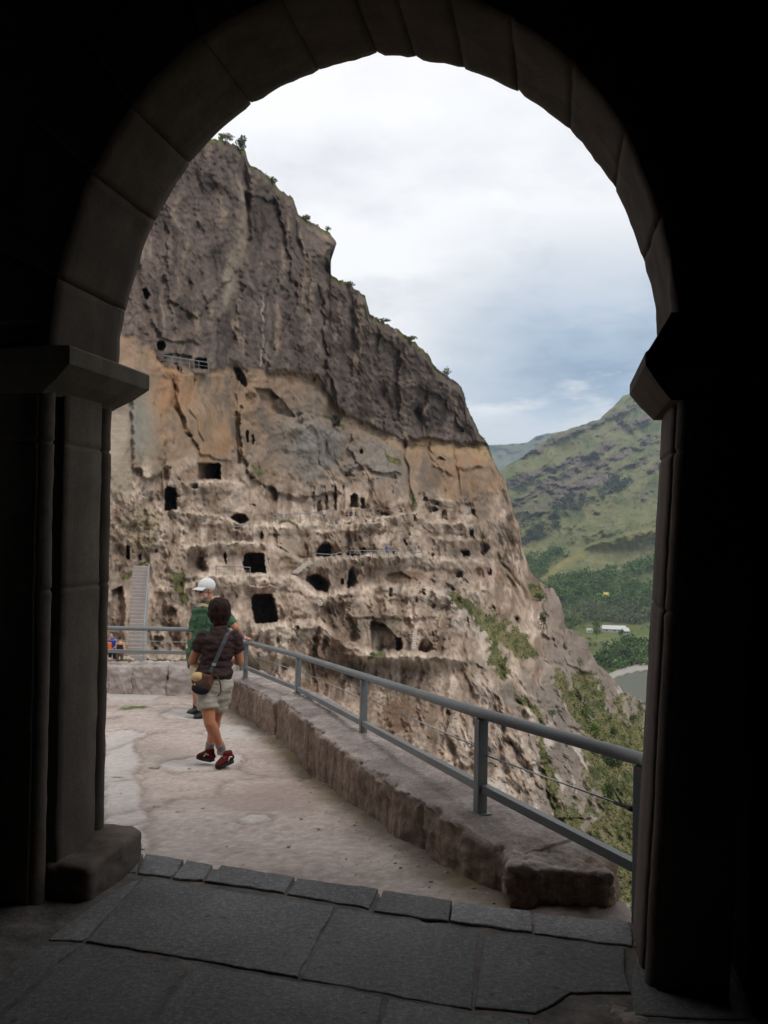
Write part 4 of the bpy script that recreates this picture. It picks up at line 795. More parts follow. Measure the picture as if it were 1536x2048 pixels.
for i in range(5):
    m = MB(); d = (H[max(0, i-1)] - H[min(4, i+1)]).normalized(); d.z = 0; d.normalize(); s_ = Vector((-d.y, d.x, 0)); w_ = posts[i][3]
    top_ = H[i] - Vector((0,0,.03)); bp_ = MB(); bp_.box(B[i] + Vector((0, 0, .004)), d * .048, s_ * .048, Vector((0, 0, .006))); i and bp_.build('base_plate', M_STEEL, rl, False, .002); bot = B[i] - Vector((0, 0, .25)); m.box((top_ + bot) / 2, d * w_ / 2, s_ * w_ / 2, (top_ - bot) / 2); m.build('post', M_STEEL, rl, False, .004)
    low[i].x = H[i].x; low[i].y = H[i].y
for i in range(4):
    m = MB(); a, b = low[i], low[i+1]; d = (b - a).normalized(); a2 = a + d * .034; b2 = b - d * .034
    if i == 3: b2 = b - d * .034
    m.bar(a2, b2, .044, .046); m.build('lower_rail', M_STEEL, rl, False, .003)
for i in range(4):
    a = low[i].lerp(H[i], .52); b = low[i+1].lerp(H[i+1], .56 if i else .45); d = (b - a).normalized(); m = MB(); m.tube([a + d * .036, b - d * .036], .0042, 6); m.build('wire', M_WIRE, rl, True)
a = low[0].lerp(H[0], .52); d = (low[1].lerp(H[1], .45) - a).normalized(); tb = MB(); tb.tube([a + d * .036, a + d * .07, a + d * .075, a + d * .15], [.016, .016, .011, .009], 8); tb.tube([a + d * .085, a + d * .11 + Vector((0,0,.005)), a + d * .17 + Vector((0, 0, .07))], [.007, .006, .002], 6); tb.build('turnbuckle', M_BLK, rl, True)
# far railing along the pale blocks
YF = 12.55; fh = [W(x, y, YF) for x, y in ((120,1250),(222,1256),(300,1257.5),(378,1259),(418,1260),(488,1262))]
fl = [W(x, y, YF) for x, y in ((120,1300),(222,1303),(300,1304),(378,1305.5),(418,1306),(488,1308))]
rf = empty('parapet_railing', fh[2], 'grey steel railing on the pale blocks at the far end of the terrace', 'railing', 'grey steel railings round the terrace')
m = MB(); m.tube(fh, .032, 14); m.build('handrail', M_STEEL, rf, True)
m = MB(); m.bar(fl[0], fl[-1], .05, .05); m.build('lower_rail', M_STEEL, rf, False, .003)
m = MB(); m.tube([fh[0].lerp(fl[0], .55), fh[-1].lerp(fl[-1], .55)], .005, 6); m.build('wire', M_WIRE, rf, True)
for p, q in ((fh[0], fl[0]), (fh[4], fl[4]), (fh[5], fl[5])):
    m = MB(); t_ = p - Vector((0,0,.03)); bt = Vector((p.x, p.y, -.62)); m.box((t_ + bt) / 2, (.032,0,0), (0,.032,0), (t_ - bt) / 2); m.build('post', M_STEEL, rf, False, .003)
# ================================================================ PORCH
YAW = math.radians(12); DU = Vector((math.cos(YAW), -math.sin(YAW), 0)); DN = Vector((math.sin(YAW), math.cos(YAW), 0)); OR = Vector((-1.40, 4.20, 0))
def G(u, w, z): return OR + DU * u + DN * w + Vector((0, 0, z))
def uz(px, py, w=0.0):
    d = Vector(rays(px, py)); o = Vector((0, 0, CAMZ)); s = ((OR + DN * w - o).dot(DN)) / d.dot(DN); p = o + d * s - OR; return p.dot(DU), p.z
TH = .58
def stone(name, dark, light, brown, sc=4):
    t = NT(name); a = t.noise(sc, 7, .68); b = t.noise(sc * .3, 4, .6); d = t.noise(sc * 14, 6, .75); st_ = t.noise(2, 5, .6, (3, 3, .6))
    c = t.ramp(a, [(.3, dark), (.7, light)]); c = t.mix(t.ramp(st_, [(.45, 0), (.62, .6)]), c, brown); c = t.mix(.5, c, t.ramp(d, [(.3, .65), (.7, 1.3)]), 'MULTIPLY')
    n_ = t.bump(a, .35, .015); n_ = t.bump(d, .5, .004, n_); return t.done(c, .9, n_, spec=.15)
M_TUFA = stone('warm tuff masonry', (.056,.040,.031), (.096,.071,.055), (.045,.034,.028)); M_GREY = stone('grey tuff masonry', (.088,.068,.054), (.145,.118,.096), (.072,.058,.048)); M_JAMB = stone('brown jamb stone', (.085,.063,.052), (.14,.108,.09), (.07,.055,.047)); M_INNER = stone('shade-dark inner masonry', (.018,.015,.013), (.032,.027,.023), (.015,.013,.012))  # M_INNER is near black: the unlit interior's shade is put into its colour
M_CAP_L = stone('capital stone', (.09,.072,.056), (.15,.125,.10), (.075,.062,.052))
uL = uz(216, 1300)[0]; uR = uz(1302, 1300)[0]
porch = empty('stone_porch', OR, 'dark stone porch with a round arch framing the view', 'building')
def zc(px, py, w=0): return uz(px, py, w)[1]
CAPZ = {'L': (zc(300, 742), zc(300, 775), zc(232, 822), 0), 'R': (zc(1279, 758), zc(1279, 784), zc(1322, 840), zc(1318, 694))}; zcapT, zcapM, zcapB, _ = CAPZ['L']
# arch intrados traced on the outer face
tr = [(242,712),(244,690),(250,640),(262,592),(275,550),(300,470),(345,385),(382,330),(420,285),(462,247),(500,215),(550,184),(600,160),(650,141),(700,125),(755,113),(800,116),(830,121),(890,132),(950,150),(1000,172),(1035,190),(1078,218),(1120,250),(1160,290),(1200,340),(1228,385),(1250,430),(1270,480),(1285,530),(1297,570),(1305,610),(1310,655),(1315,692),(1317,716)]
AU = np.array([uz(*p) for p in tr]); AU = np.concatenate([[[AU[0, 0] - .004, CAPZ['L'][0] - .012]], AU]); cl = np.r_[0, np.cumsum(np.hypot(*np.diff(AU, axis=0).T))]
def arch_at(q): return np.array([np.interp(q, cl, AU[:, 0]), np.interp(q, cl, AU[:, 1])])
uc = (AU[0, 0] + AU[-1, 0]) / 2; zs = AU[0, 1]
def arclen_of(px, py): 
    p = np.array(uz(px, py)); return cl[np.argmin(((AU - p) ** 2).sum(1))] if False else float(np.interp(0, [0], [0])) or float(min(np.linspace(0, cl[-1], 800), key=lambda q: ((arch_at(q) - p) ** 2).sum()))
cuts = [0] + [arclen_of(*p) for p in ((253,625),(312,445),(382,332),(504,213),(640,144),(755,113),(831,121),(928,143),(1035,190),(1140,270),(1228,385),(1285,530))] + [cl[-1]]
RING = .40
for i, (c0, c1) in enumerate(zip(cuts[:-1], cuts[1:])):
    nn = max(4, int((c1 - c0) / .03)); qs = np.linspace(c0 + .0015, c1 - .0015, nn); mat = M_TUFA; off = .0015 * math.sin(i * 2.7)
    ws = np.linspace(0, -TH, 12); V_ = []
    for k, q in enumerate(qs):
        p = arch_at(q); dirv = np.array([p[0] - uc, max(.02, p[1] - zs + .25)]); dirv /= np.linalg.norm(dirv); e_ = (.010 if i in (4, 6, 7, 9) else .004) * (np.exp(-((q - c0) / .008) ** 2) + np.exp(-((c1 - q) / .008) ** 2))
        ring_ = []
        for w_ in ws:
            j = off + e_ + .007 * float(fbm(q / .12, w_ / .12, i * 1.3, 3)) + .010 * (abs(w_) < .001 or abs(w_ + TH) < .001)
            ring_.append(G(p[0] + dirv[0] * j, w_, p[1] + dirv[1] * j))
        o1 = p + dirv * RING; ring_ += [G(o1[0], -TH, o1[1]), G(o1[0], 0, o1[1])]; V_.append(ring_)
    m_n = len(V_[0]); mb = MB(); mb.v = [tuple(v_) for r_ in V_ for v_ in r_]
    for a in range(nn - 1):
        for b in range(m_n): mb.f.append((a*m_n + b, a*m_n + (b+1) % m_n, (a+1)*m_n + (b+1) % m_n, (a+1)*m_n + b))
    mb.f.append(tuple(range(m_n))[::-1]); mb.f.append(tuple((nn-1)*m_n + b for b in range(m_n)))
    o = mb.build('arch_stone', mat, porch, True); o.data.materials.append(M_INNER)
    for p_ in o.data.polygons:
        if (p_.center - OR).dot(DN) < -TH + .004: p_.material_index = 1  # inward faces get the darker copy, with the shade painted in
# piers: moulded inner face swept upward, with course joints
LEAN = {'L': ((234, 838), (218, 1660)), 'R': ((1317, 850), (1262, 1800))}
def pier(side, u0, zb, zt_, joints, parent):
    (ua, za), (ub, zb2) = uz(*LEAN[side][0]), uz(*LEAN[side][1]); ul = lambda z: ub + (ua - ub) * (z - zb2) / (za - zb2)
    s = -1 if side == 'L' else 1            # opening lies on the other side of s
    prof = []                               # (w, inset into the stone)
    def roll(w0, r): return [(w0 + r * math.cos(a), .052 - r * math.sin(a)) for a in np.linspace(0, PI, 11)]
    prof = [(0.0, .30), (0.0, .05)] + [(p[0] - .045, p[1]) for p in roll(0, .043)][0:] + [(-.092, .066), (-.118, .066), (-.122, .010), (-.14, 0), (-.26, 0), (-.40, 0), (-.44, .010), (-.444, .066), (-.478, .066)] + [(p[0] - .525, p[1]) for p in roll(0, .043)] + [(-TH, .05), (-TH, .30)]
    zsn = sorted(set([zb, zt_] + [j + d for j in joints for d in (-.012, -.004, .004, .012)] + list(np.arange(zb, zt_, .06))))
    V_ = []
    for z in zsn:
        jn = sum(.012 * math.exp(-((z - j) / .006) ** 2) for j in joints)
        row = []
        for k, (w_, ins) in enumerate(prof):
            q = ins + jn + (.006 if side == 'L' else .0025) * float(fbm(z / .25, w_ / .2, 4.0 + s, 3)) + .003 * float(fbm(z / .05, w_ / .05, 6 + s, 2)); row.append(G(ul(z) + s * q, w_, z))
        V_.append(row)
    return np.array([[list(v_) for v_ in r_] for r_ in V_])
for side, u0, jl in (('L', uL, [zc(216,700), zc(216,1165), zc(216,905)]), ('R', uR, [zc(1302,700), zc(1302,1200), zc(1312,925)])):
    pr = empty('pier', G(u0, 0, 0), None, None); pr.parent = porch; pr.matrix_parent_inverse = Matrix.Translation(-porch.location)
    zcapT, zcapM, zcapB, zcapX = CAPZ[side]; rows = pier(side, u0, -.02, zcapB + .002, jl, pr); f = grid_faces(rows.shape[0], rows.shape[1]); f = f if side == 'L' else f[:, ::-1]
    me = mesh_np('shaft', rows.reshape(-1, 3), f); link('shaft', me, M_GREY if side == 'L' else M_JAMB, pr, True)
    # capital: fascia over a splayed underside, projecting into the opening and past the outer face
    s = -1 if side == 'L' else 1; mb = MB(); prj = .155 if side == 'L' else .098; f0, f1 = .08, -TH - .05
    def lvl(z, p_, a, b): return [G(u0 - s * p_, a, z), G(u0 - s * p_, b, z), G(u0 + s * .4, b, z), G(u0 + s * .4, a, z)]
    L_ = [lvl(zcapB, .0, .004, -TH - .004), lvl(zcapB + .012, .012, .012, -TH - .012), lvl((zcapB + zcapM) / 2, prj * .55, f0 * .6, -TH - .03), lvl(zcapM, prj, f0, f1), lvl(zcapT - .01, prj, f0, f1), lvl(zcapT, prj - .012, f0 - .012, f1 + .012), lvl(zcapT + .002 if side == 'L' else zcapX, prj - .03 if side == 'L' else .004, f0 - .03, f1 + .03)]
    for r_ in L_: mb.v += [tuple(x) for x in r_]
    for a in range(len(L_) - 1):
        for b in range(4):
            q = (a*4 + b, a*4 + (b+1) % 4, (a+1)*4 + (b+1) % 4, (a+1)*4 + b); mb.f.append(q if s > 0 else q[::-1])
    mb.f.append((0,1,2,3)); k = (len(L_) - 1) * 4; mb.f.append((k, k+3, k+2, k+1)); mb.build('capital', M_CAP_L if side == 'L' else M_TUFA, pr, False, .004)
    # moulded base
    if side == 'L':
        zt0 = zc(250, 1665, .0); rough_block(None, 'base', G(u0 + .02, -.20, .06), DU * .185, DN * .27, (0, 0, .105), M_GREY, pr, 5.5, .016, 22, 8.0)
    else: rough_block(None, 'base', G(u0 + .02, -.22, .09), DU * .06, DN * .25, (0, 0, .14), M_TUFA, pr, 8.5, .016, 20, 5.0)
# wall bodies, vault and the dark room behind the camera (all solid)
def slab(name, pts8, mat, parent): m = MB(); m.add(pts8, [(0,2,3,1),(4,5,7,6),(0,1,5,4),(2,6,7,3),(0,4,6,2),(1,3,7,5)]); return m.build(name, mat, parent)
def gbox(name, u0, u1, w0, w1, z0, z1, mat): return slab(name, [G(u, w, z) for z in (z0, z1) for w in (w0, w1) for u in (u0, u1)], mat, porch)
ZT = 5.6; UA, UB = -3.2, uR + 3.0 
zsp = AU[0, 1]; zcapT = CAPZ['L'][0]
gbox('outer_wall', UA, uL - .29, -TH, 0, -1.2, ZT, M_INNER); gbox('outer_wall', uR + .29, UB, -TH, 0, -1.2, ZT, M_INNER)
# spandrel above the ring
mb = MB(); qs = np.linspace(0, cl[-1], 60); rowi = []
for q in qs:
    p = arch_at(q); dirv = np.array([p[0] - uc, max(.02, p[1] - zs + .25)]); dirv /= np.linalg.norm(dirv); o1 = p + dirv * (RING - .03); rowi.append(o1)
for w_ in (-.01, -TH + .01):
    b = len(mb.v)
    for o1 in rowi: mb.v.append(tuple(G(o1[0], w_, o1[1]))); mb.v.append(tuple(G(np.clip((o1[0] - uc) * 1.02 + uc, uL - .30, uR + .30), w_, ZT)))
    for k in range(len(rowi) - 1): mb.f.append((b+2*k, b+2*k+1, b+2*k+3, b+2*k+2))
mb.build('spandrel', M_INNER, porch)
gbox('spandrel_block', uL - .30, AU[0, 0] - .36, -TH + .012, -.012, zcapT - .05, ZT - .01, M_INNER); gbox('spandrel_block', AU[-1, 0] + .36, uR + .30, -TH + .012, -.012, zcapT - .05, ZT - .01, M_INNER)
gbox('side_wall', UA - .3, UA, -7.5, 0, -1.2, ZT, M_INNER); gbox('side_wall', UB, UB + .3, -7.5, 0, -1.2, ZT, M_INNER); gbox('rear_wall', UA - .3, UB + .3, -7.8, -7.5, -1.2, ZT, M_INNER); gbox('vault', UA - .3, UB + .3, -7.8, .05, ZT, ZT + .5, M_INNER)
# ---------------------------------------------------------------- porch paving
def paving():
    t = NT('dark basalt paving'); a = t.noise(2.2, 6, .65); d = t.noise(42, 7, .9); ch = t.noise(11, 7, .85, (3.2, 6.5, 1)); at = t.attr('tone')
    c = t.ramp(a, [(.3, (.060,.060,.062)), (.7, (.108,.108,.110))]); c = t.mix(t.ramp(d, [(.48, 0), (.64, .65)]), c, (.26,.25,.238))
    c = t.mix(t.ramp(ch, [(.48, 0), (.66, .55)]), c, (.22,.215,.205))
    big = t.noise(1.1, 5, .65); c = t.mix(.8, c, t.ramp(big, [(.3, .72), (.7, 1.35)]), 'MULTIPLY'); pit = t.ramp(t.noise(16, 3, .5), [(.66, 0), (.72, .8)]); c = t.mix(pit, c, (.05,.047,.044)); c = t.mix(1.0, c, at, 'MULTIPLY'); n_ = t.bump(ch, 1.0, .008); n_ = t.bump(d, 1.0, .012, n_); return t.done(c, t.ramp(a, [(.3, .55), (.7, .75)]), n_, spec=.3)
M_BAS = paving()
M_MORT = rock_mat('lime mortar', (.075,.067,.06), (.20,.175,.155), (.085,.077,.07), 9)
SLABS = [([(285,1757),(668,1812),(595,1954),(172,1882)],1.0),([(672,1814),(958,1862),(943,2018),(602,1956)],1.05),([(968,1865),(1250,1894),(1258,1985),(1145,1985),(1072,2028),(949,2016)],1.1),([(168,1890),(378,1928),(288,2050),(160,2200),(-160,2200),(-60,2085)],.9),([(387,1926),(765,1992),(742,2095),(690,2200),(190,2200),(300,2055)],.95),([(775,1994),(943,2025),(1060,2036),(1050,2200),(705,2200),(752,2095)],1.0),
  ([(95,1880),(170,1822),(262,1765),(280,1759),(166,1882)],1.5),([(-70,2080),(-30,1990),(85,1890),(160,1888)],1.1),([(1262,1990),(1275,1900),(1460,1925),(1500,2040),(1270,2030)],1.2),([(1275,2040),(1500,2050),(1520,2200),(1280,2200)],1.1)]
KERB = [([(291,1708),(369,1719),(341,1756),(277,1747)],1.5),([(373,1720),(428,1730),(405,1762),(345,1757)],1.4),([(442,1731),(589,1755),(570,1786),(409,1762)],1.05),([(594,1756),(756,1778),(741,1817),(575,1788)],.95),([(768,1781),(904,1801),(896,1842),(748,1821)],1.0),([(908,1804),(1064,1825),(1063,1866),(900,1843)],3.0),([(1068,1827),(1262,1847),(1264,1892),(1068,1868)],2.6),([(1266,1847),(1420,1868),(1440,1915),(1268,1893)],1.6),([(205,1697),(286,1708),(272,1746),(190,1735)],1.3)]
mb = MB(); tones = []
for si, (poly, tone) in enumerate(SLABS + KERB):
    rr = random.Random(si); q = []
    for (x0, y0), (x1, y1) in zip(poly, poly[1:] + poly[:1]):
        L = max(2, int(math.hypot(x1 - x0, y1 - y0) / 14))
        for k in range(L): q.append((x0 + (x1 - x0) * k / L, y0 + (y1 - y0) * k / L))
    zo = rr.uniform(-.002, .003) + (.004 if si >= len(SLABS) else 0); P3 = [onz(x, y, 0) for x, y in q]; cen = sum(P3, Vector()) / len(P3)
    b = len(mb.v); N = len(P3)
    def jv(i, k): return Vector((fbm(P3[i].x / .13, P3[i].y / .13, si + 40.0, 4), fbm(P3[i].x / .13, P3[i].y / .13, si + 60.0, 4), 0)) * k
    for lev, (shr, z) in enumerate([(-.001, -.06), (.0, -.008), (.003, -.002), (.009, 0.0)]):
        for i in range(N):
            dv = (cen - P3[i]); dv.normalize(); p = P3[i] + dv * shr + jv(i, .010); mb.v.append((p.x, p.y, z + zo)); tones.append((1 + (tone - 1) * .38) * 1.5 * (1 + .13 * math.sin(si * 5.3)) * (.9 if lev < 2 else 1))
    for lev in range(3):
        for i in range(N): j = (i + 1) % N; mb.f.append((b + lev*N + i, b + (lev+1)*N + i, b + (lev+1)*N + j, b + lev*N + j))
    mb.f.append(tuple(b + 3*N + i for i in range(N)))
me = bpy.data.meshes.new('paving'); me.from_pydata(mb.v, [], mb.f); bm = bmesh.new(); bm.from_mesh(me); bmesh.ops.recalc_face_normals(bm, faces=bm.faces[:])
bm.to_mesh(me); bm.free(); vcol(me, np.repeat(np.array(tones)[:, None], 3, 1), 'tone'); pv = link('pavement', me, M_BAS); tag(pv, kind='structure')
# mortar bed with rubble along the pier, slightly below the slab tops
fx_ = np.arange(-3.2, 3.4, .03); fy_ = np.arange(-3.4, 4.25, .03); MX, MY = np.meshgrid(fx_, fy_)
MZ = -.0065 + .0035 * fbm(MX / .12, MY / .12, 3.3, 4)
left = G(uL, 0, 0); dl = (MX - left.x) * DU.x + (MY - left.y) * DU.y
MZ = MZ + .022 * sst(.40, .0, dl) * (.5 + fbm(MX / .2, MY / .2, 7.3, 3))
wl = (MX - left.x) * DN.x + (MY - left.y) * DN.y
fm = grid_faces(len(fy_), len(fx_)); keep = (wl.ravel()[fm].mean(1) < .16) | (MX.ravel()[fm].mean(1) > 0); keep &= ~((MY.ravel()[fm].mean(1) > 3.6) & (MX.ravel()[fm].mean(1) > .2)); kl_ = [onz(x, y, 0) for x, y in ((-100,1650),(205,1697),(292,1708),(756,1778),(1262,1847),(1420,1868))]; keep &= MY.ravel()[fm].mean(1) < np.interp(MX.ravel()[fm].mean(1), [p.x for p in kl_], [p.y for p in kl_]) - .05
me = mesh_np('porch_floor', np.stack([MX, MY, MZ], -1).reshape(-1, 3), fm[keep]); tag(link('floor', me, M_MORT, None, True), kind='structure')
o = rough_block(None, 'rubble_stone', onz(1190, 2040, -.03), (.16,.02,0), (-.02,.09,0), (0,0,.030), M_LEDGE, None, 4.4, .03, 20, 4.0); tag(o, 'broken rough stone patch in the floor by the right jamb', 'stone')
# ================================================================ PEOPLE
def skin(name, c):
    t = NT(name); a = t.noise(9, 4, .6); m = t.done(t.mix(a, tuple(x * .85 for x in c), tuple(min(1, x * 1.12) for x in c)), .55, t.bump(t.noise(120, 3, .6), .1, .002), spec=.35); t.bsdf.inputs['Subsurface Weight'].default_value = .08; t.bsdf.inputs['Subsurface Radius'].default_value = (.02, .008, .004); return m
M_SKW = skin('tanned skin', (.42,.175,.095)); M_SKM = skin('ruddy skin', (.46,.20,.12))
def cloth(name, c, sc=18): return simple(name, c, .9, .18, sc, .35, .006, .1)
def head_into(mb, c, fwd, up, s):
    fwd = Vector(fwd).normalized(); up = Vector(up); up = (up - fwd * up.dot(fwd)).normalized(); r = fwd.cross(up); c = Vector(c)
    E = lambda f, u, a, x, y, z: ellipsoid(mb, c + fwd * f * s + up * u * s + r * a * s, r * x * s, fwd * y * s, up * z * s)
    E(-.008, .025, 0, .074, .092, .088); E(.03, -.045, 0, .056, .062, .068); E(.075, -.088, 0, .024, .022, .024)      # skull, jaw, chin
    E(.098, -.022, 0, .013, .022, .026); E(.088, .012, 0, .05, .02, .012)                                                     # nose, brow
    E(.088, -.055, 0, .024, .014, .010)                                                                                           # lips
    for a in (-1, 1): E(-.008, -.008, a * .078, .010, .020, .032)                                                              # ears
    return c, fwd, up, r
def eyes(parent, c, f, u, r, s, dark):
    for a in (-1, 1):
        m = MB(); ellipsoid(m, c + f * .083 * s + u * -.004 * s + r * a * .032 * s, r * .014 * s, f * .010 * s, u * .010 * s, 10, 6); m.build('eye', dark, parent, True)
def hand_into(mb, wrist, d, palm, thumb, L, curl):
    """palm slab plus four fingers and a thumb; d = pointing direction, palm = palm normal, thumb = side of the thumb"""
    d = Vector(d).normalized(); palm = Vector(palm); palm = (palm - d * palm.dot(d)).normalized(); th = Vector(thumb); th = (th - d * th.dot(d) - palm * th.dot(palm)).normalized(); w = Vector(wrist)
    round_loft(mb, [w, w + d * L * .25, w + d * L * .5], [(L*.17, L*.11), (L*.22, L*.10), (L*.23, L*.085)], th, 12)
    for k, (o, ln) in enumerate(((.165,.44),(.055,.50),(-.055,.47),(-.16,.36))):
        p = w + d * L * .5 + th * o * L; dd = d.copy(); pts_ = [p]; 
        for j in range(3):
            ang = curl * (.55 if j == 0 else .75); dd = (dd * math.cos(ang) + palm * math.sin(ang)).normalized(); nrm = palm; palm2 = (palm - dd * palm.dot(dd)); p = p + dd * L * ln * (.45, .32, .25)[j]; pts_.append(p)
        round_loft(mb, pts_, [(.0088, .0088), (.0086, .0086), (.0078, .0078), (.0066, .0066)], th, 8)
    p = w + d * L * .18 + th * L * .17; a = (th * .8 + d * .55 + palm * .25).normalized(); b2 = (d * .8 + th * .25 + palm * .5).normalized(); round_loft(mb, [p, p + a * L * .2, p + a * L * .2 + b2 * L * .2], [(.012,.012),(.0105,.0105),(.008,.008)], d, 8)
M_DARKEYE = simple('dark eye', (.02,.015,.012), .2, .1, 10)
# ---------------------------------------------------------------- woman walking away
YW = 7.7; S = YW / F
def wm(px, py, dy=0.0): return W(px, py, YW + dy)
wo = empty('person', wm(430, 1532), 'woman seen from behind in brown t-shirt and pale shorts, walking with red shoes', 'person')
FD = Vector((-.45, .89, 0)).normalized(); RT = Vector((FD.y, -FD.x, 0))
sh = {}
neck, chest, waist, hip = wm(438,1262), wm(437,1292), wm(431,1332), wm(428,1362)
shL, shR = wm(405,1277,-.02), wm(470,1277,.05); elL, elR = wm(385,1322,.0), wm(480,1324,.10); wrL, wrR = wm(398,1331,.24), wm(459,1318,.30)
hpL, hpR = wm(411,1368,-.02), wm(445,1368,.04); knL, knR = wm(419,1444,-.10), wm(431,1436,.10); anL, anR = wm(443,1498,.05), wm(419,1496,.10)
mb = MB()
round_loft(mb, [wm(427,1378), hip, waist, chest, wm(438,1275), neck], [(.13,.10),(.152,.115),(.125,.095),(.148,.105),(.14,.085),(.06,.055)], RT, 18)
round_loft(mb, [neck - Vector((0,0,.03)), wm(438,1240,.02)], [(.052,.055),(.05,.052)], RT, 12)
hc = wm(438,1221,.03); hd = head_into(mb, hc, (-.30,.95,-.05), (0,0,1), 1.0)
for a, b, c_, h_ in ((shL, elL, wrL, 1), (shR, elR, wrR, -1)):
    round_loft(mb, [a.lerp(b, .2), a.lerp(b, .5), b], [(.046,.046),(.047,.045),(.042,.04)], RT, 12); round_loft(mb, [b, b.lerp(c_, .35), c_], [(.042,.04),(.042,.038),(.026,.022)], RT, 12)
    hand_into(mb, c_, (c_ - b).normalized() + Vector((h_ * .3, 0, .1)), (h_ * .2, 0, -1), (-h_ * .4, .2, .8), .17, .5)
for hp2, kn, an in ((hpL, knL, anL), (hpR, knR, anR)):
    round_loft(mb, [hp2, hp2.lerp(kn, .5), kn.lerp(hp2, .1), kn, kn.lerp(an, .28), kn.lerp(an, .6), an], [(.085,.09),(.073,.078),(.056,.058),(.053,.055),(.057,.060),(.043,.045),(.031,.034)], RT, 14)
fuse(mb, 'body', M_SKW, wo, .0085, 4)
# hair: short dark red-brown bob
mb = MB(); U3 = Vector((0,0,1)); f_, r_ = FD, RT
ellipsoid(mb, hc + Vector((0,0,.028)) - f_ * .018, r_ * .105, f_ * .103, U3 * .100, 20, 14); ellipsoid(mb, hc - Vector((0,0,.015)) - f_ * .035, r_ * .096, f_ * .084, U3 * .095, 20, 14); ellipsoid(mb, hc - Vector((0,0,.085)) - f_ * .040, r_ * .070, f_ * .055, U3 * .075, 16, 10)
for q in range(16):
    an = PI + (q - 7.5) / 7.5 * 1.5; dr = r_ * math.sin(an) - f_ * -math.cos(an) ; p = hc + Vector((0,0,.06)) + dr * .072; round_loft(mb, [p, p + dr * .03 - U3 * .09, hc + dr * .074 - U3 * (.085 + .012 * (q % 3))], [(.02,.016),(.02,.016),(.010,.008)], U3.cross(dr), 7)
t = NT('dark auburn hair'); s_ = t.noise(30, 5, .6, (3, 3, .6)); M_HAIR = t.done(t.ramp(s_, [(.35, (.010,.004,.004)), (.7, (.036,.011,.010))]), .6, t.bump(s_, .7, .01), spec=.15)
fuse(mb, 'hair', M_HAIR, wo, .007, 2, (.008, .026, .12))
# t-shirt
mb = MB(); pad = .014
round_loft(mb, [wm(430,1346), wm(430,1340), waist, wm(434,1312), chest, wm(438,1275), wm(438,1266)], [(.178,.148),(.170,.140),(.150,.120),(.150,.114),(.160,.122),(.168,.112),(.10,.088)], RT, 20)
for a, b in ((shL, elL), (shR, elR)): loft_into(mb, [a - (b - a) * .30, a, a.lerp(b, .32), a.lerp(b, .56)], [(.045,.045),(.069,.074),(.070,.068),(.066,.063)], RT, 16)
fuse(mb, 'shirt', cloth('brown jersey', (.043,.027,.026)), wo, .0085, 3, (.013, .11, .045))
# shorts
mb = MB(); round_loft(mb, [hip + Vector((0,0,.07)), hip + Vector((0,0,.0)), wm(428,1378)], [(.150,.122),(.170,.135),(.165,.13)], RT, 20)
for a, b, k in ((hpL, knL, .66), (hpR, knR, .72)): loft_into(mb, [a + Vector((0,0,.04)), a, a.lerp(b, k * .5), a.lerp(b, k)], [(.10,.11),(.105,.115),(.102,.105),(.098,.10)], RT, 16)
fuse(mb, 'shorts', cloth('pale khaki cotton', (.36,.335,.285)), wo, .009, 3, (.008, .12, .05))
# socks and shoes
M_SOCK = cloth('grey sock', (.22,.19,.185), 60); M_SHOE = cloth('red suede', (.085,.011,.013), 40); M_SOLE = simple('dark rubber sole', (.018,.018,.02), .8, .2, 40); M_LACE = simple('pale trim', (.55,.52,.5), .8, .1, 40)
def shoe(parent, ankle, heel, toe, mats, w=.043, pitch_up=(0,0,1)):
    heel = Vector(heel); toe = Vector(toe); d = (toe - heel); L = d.length; d.normalize(); up_ = Vector(pitch_up); up_ = (up_ - d * up_.dot(d)).normalized(); s = d.cross(up_)
    st_ = [(-.02,.030,.045,.055),(.10,.036,.050,.075),(.30,.037,.048,.085),(.48,.041,.038,.070),(.70,.045,.027,.050),(.88,.041,.021,.036),(1.0,.024,.014,.022)]
    mb = MB(); P_ = [heel + d * L * q + up_ * (h * .55 + .018) for q, ww, hh, h in st_]; round_loft(mb, P_, [(ww * w / .043, h * .52) for q, ww, hh, h in st_], s, 16); a = Vector(ankle)
    loft_into(mb, [heel + d * L * .2 + up_ * .05, heel + d * L * .18 + up_ * .115], [(.038,.048),(.036,.045)], s, 14)
    o = fuse(mb, 'shoe', mats[0], parent, .007, 2)
    mb = MB(); n_ = 20; prof = [(-.04,.022),(0,.034),(.15,.040),(.4,.038),(.68,.049),(.88,.044),(1.0,.028),(1.04,.010)]; top_ = []
    for q, ww in prof: top_.append(heel + d * L * q + s * ww)
    for q, ww in prof[::-1]: top_.append(heel + d * L * q - s * ww)
    b = len(mb.v); N = len(top_); mb.v += [tuple(p + up_ * .030) for p in top_] + [tuple(p + up_ * (.006 if 3 < i < 12 else 0)) for i, p in enumerate(top_)]
    mb.f += [tuple(range(N)), tuple(range(N, 2 * N))[::-1]] + [(i, N + i, N + (i + 1) % N, (i + 1) % N) for i in range(N)]; mb.build('sole', mats[1], parent, False, .004)
    if len(mats) > 2:
        mb = MB()
        for q in (.34, .44, .54): c = heel + d * L * q + up_ * (.098 - .06 * (q - .3)); mb.tube([c - s * .026 - up_ * .006, c + up_ * .004, c + s * .026 - up_ * .006], .0045, 6)
        for sg in (-1, 1): c = heel + d * L * .10 + up_ * .065; mb.tube([c + s * sg * .037, c + d * L * .16 + s * sg * .044 + up_ * .012, c + d * L * .30 + s * sg * .043 - up_ * .02], .006, 6)
        mb.build('trim', mats[2], parent, True)
gz = lambda p: Vector((p.x, p.y, float(ZG(p.y)) + .012))
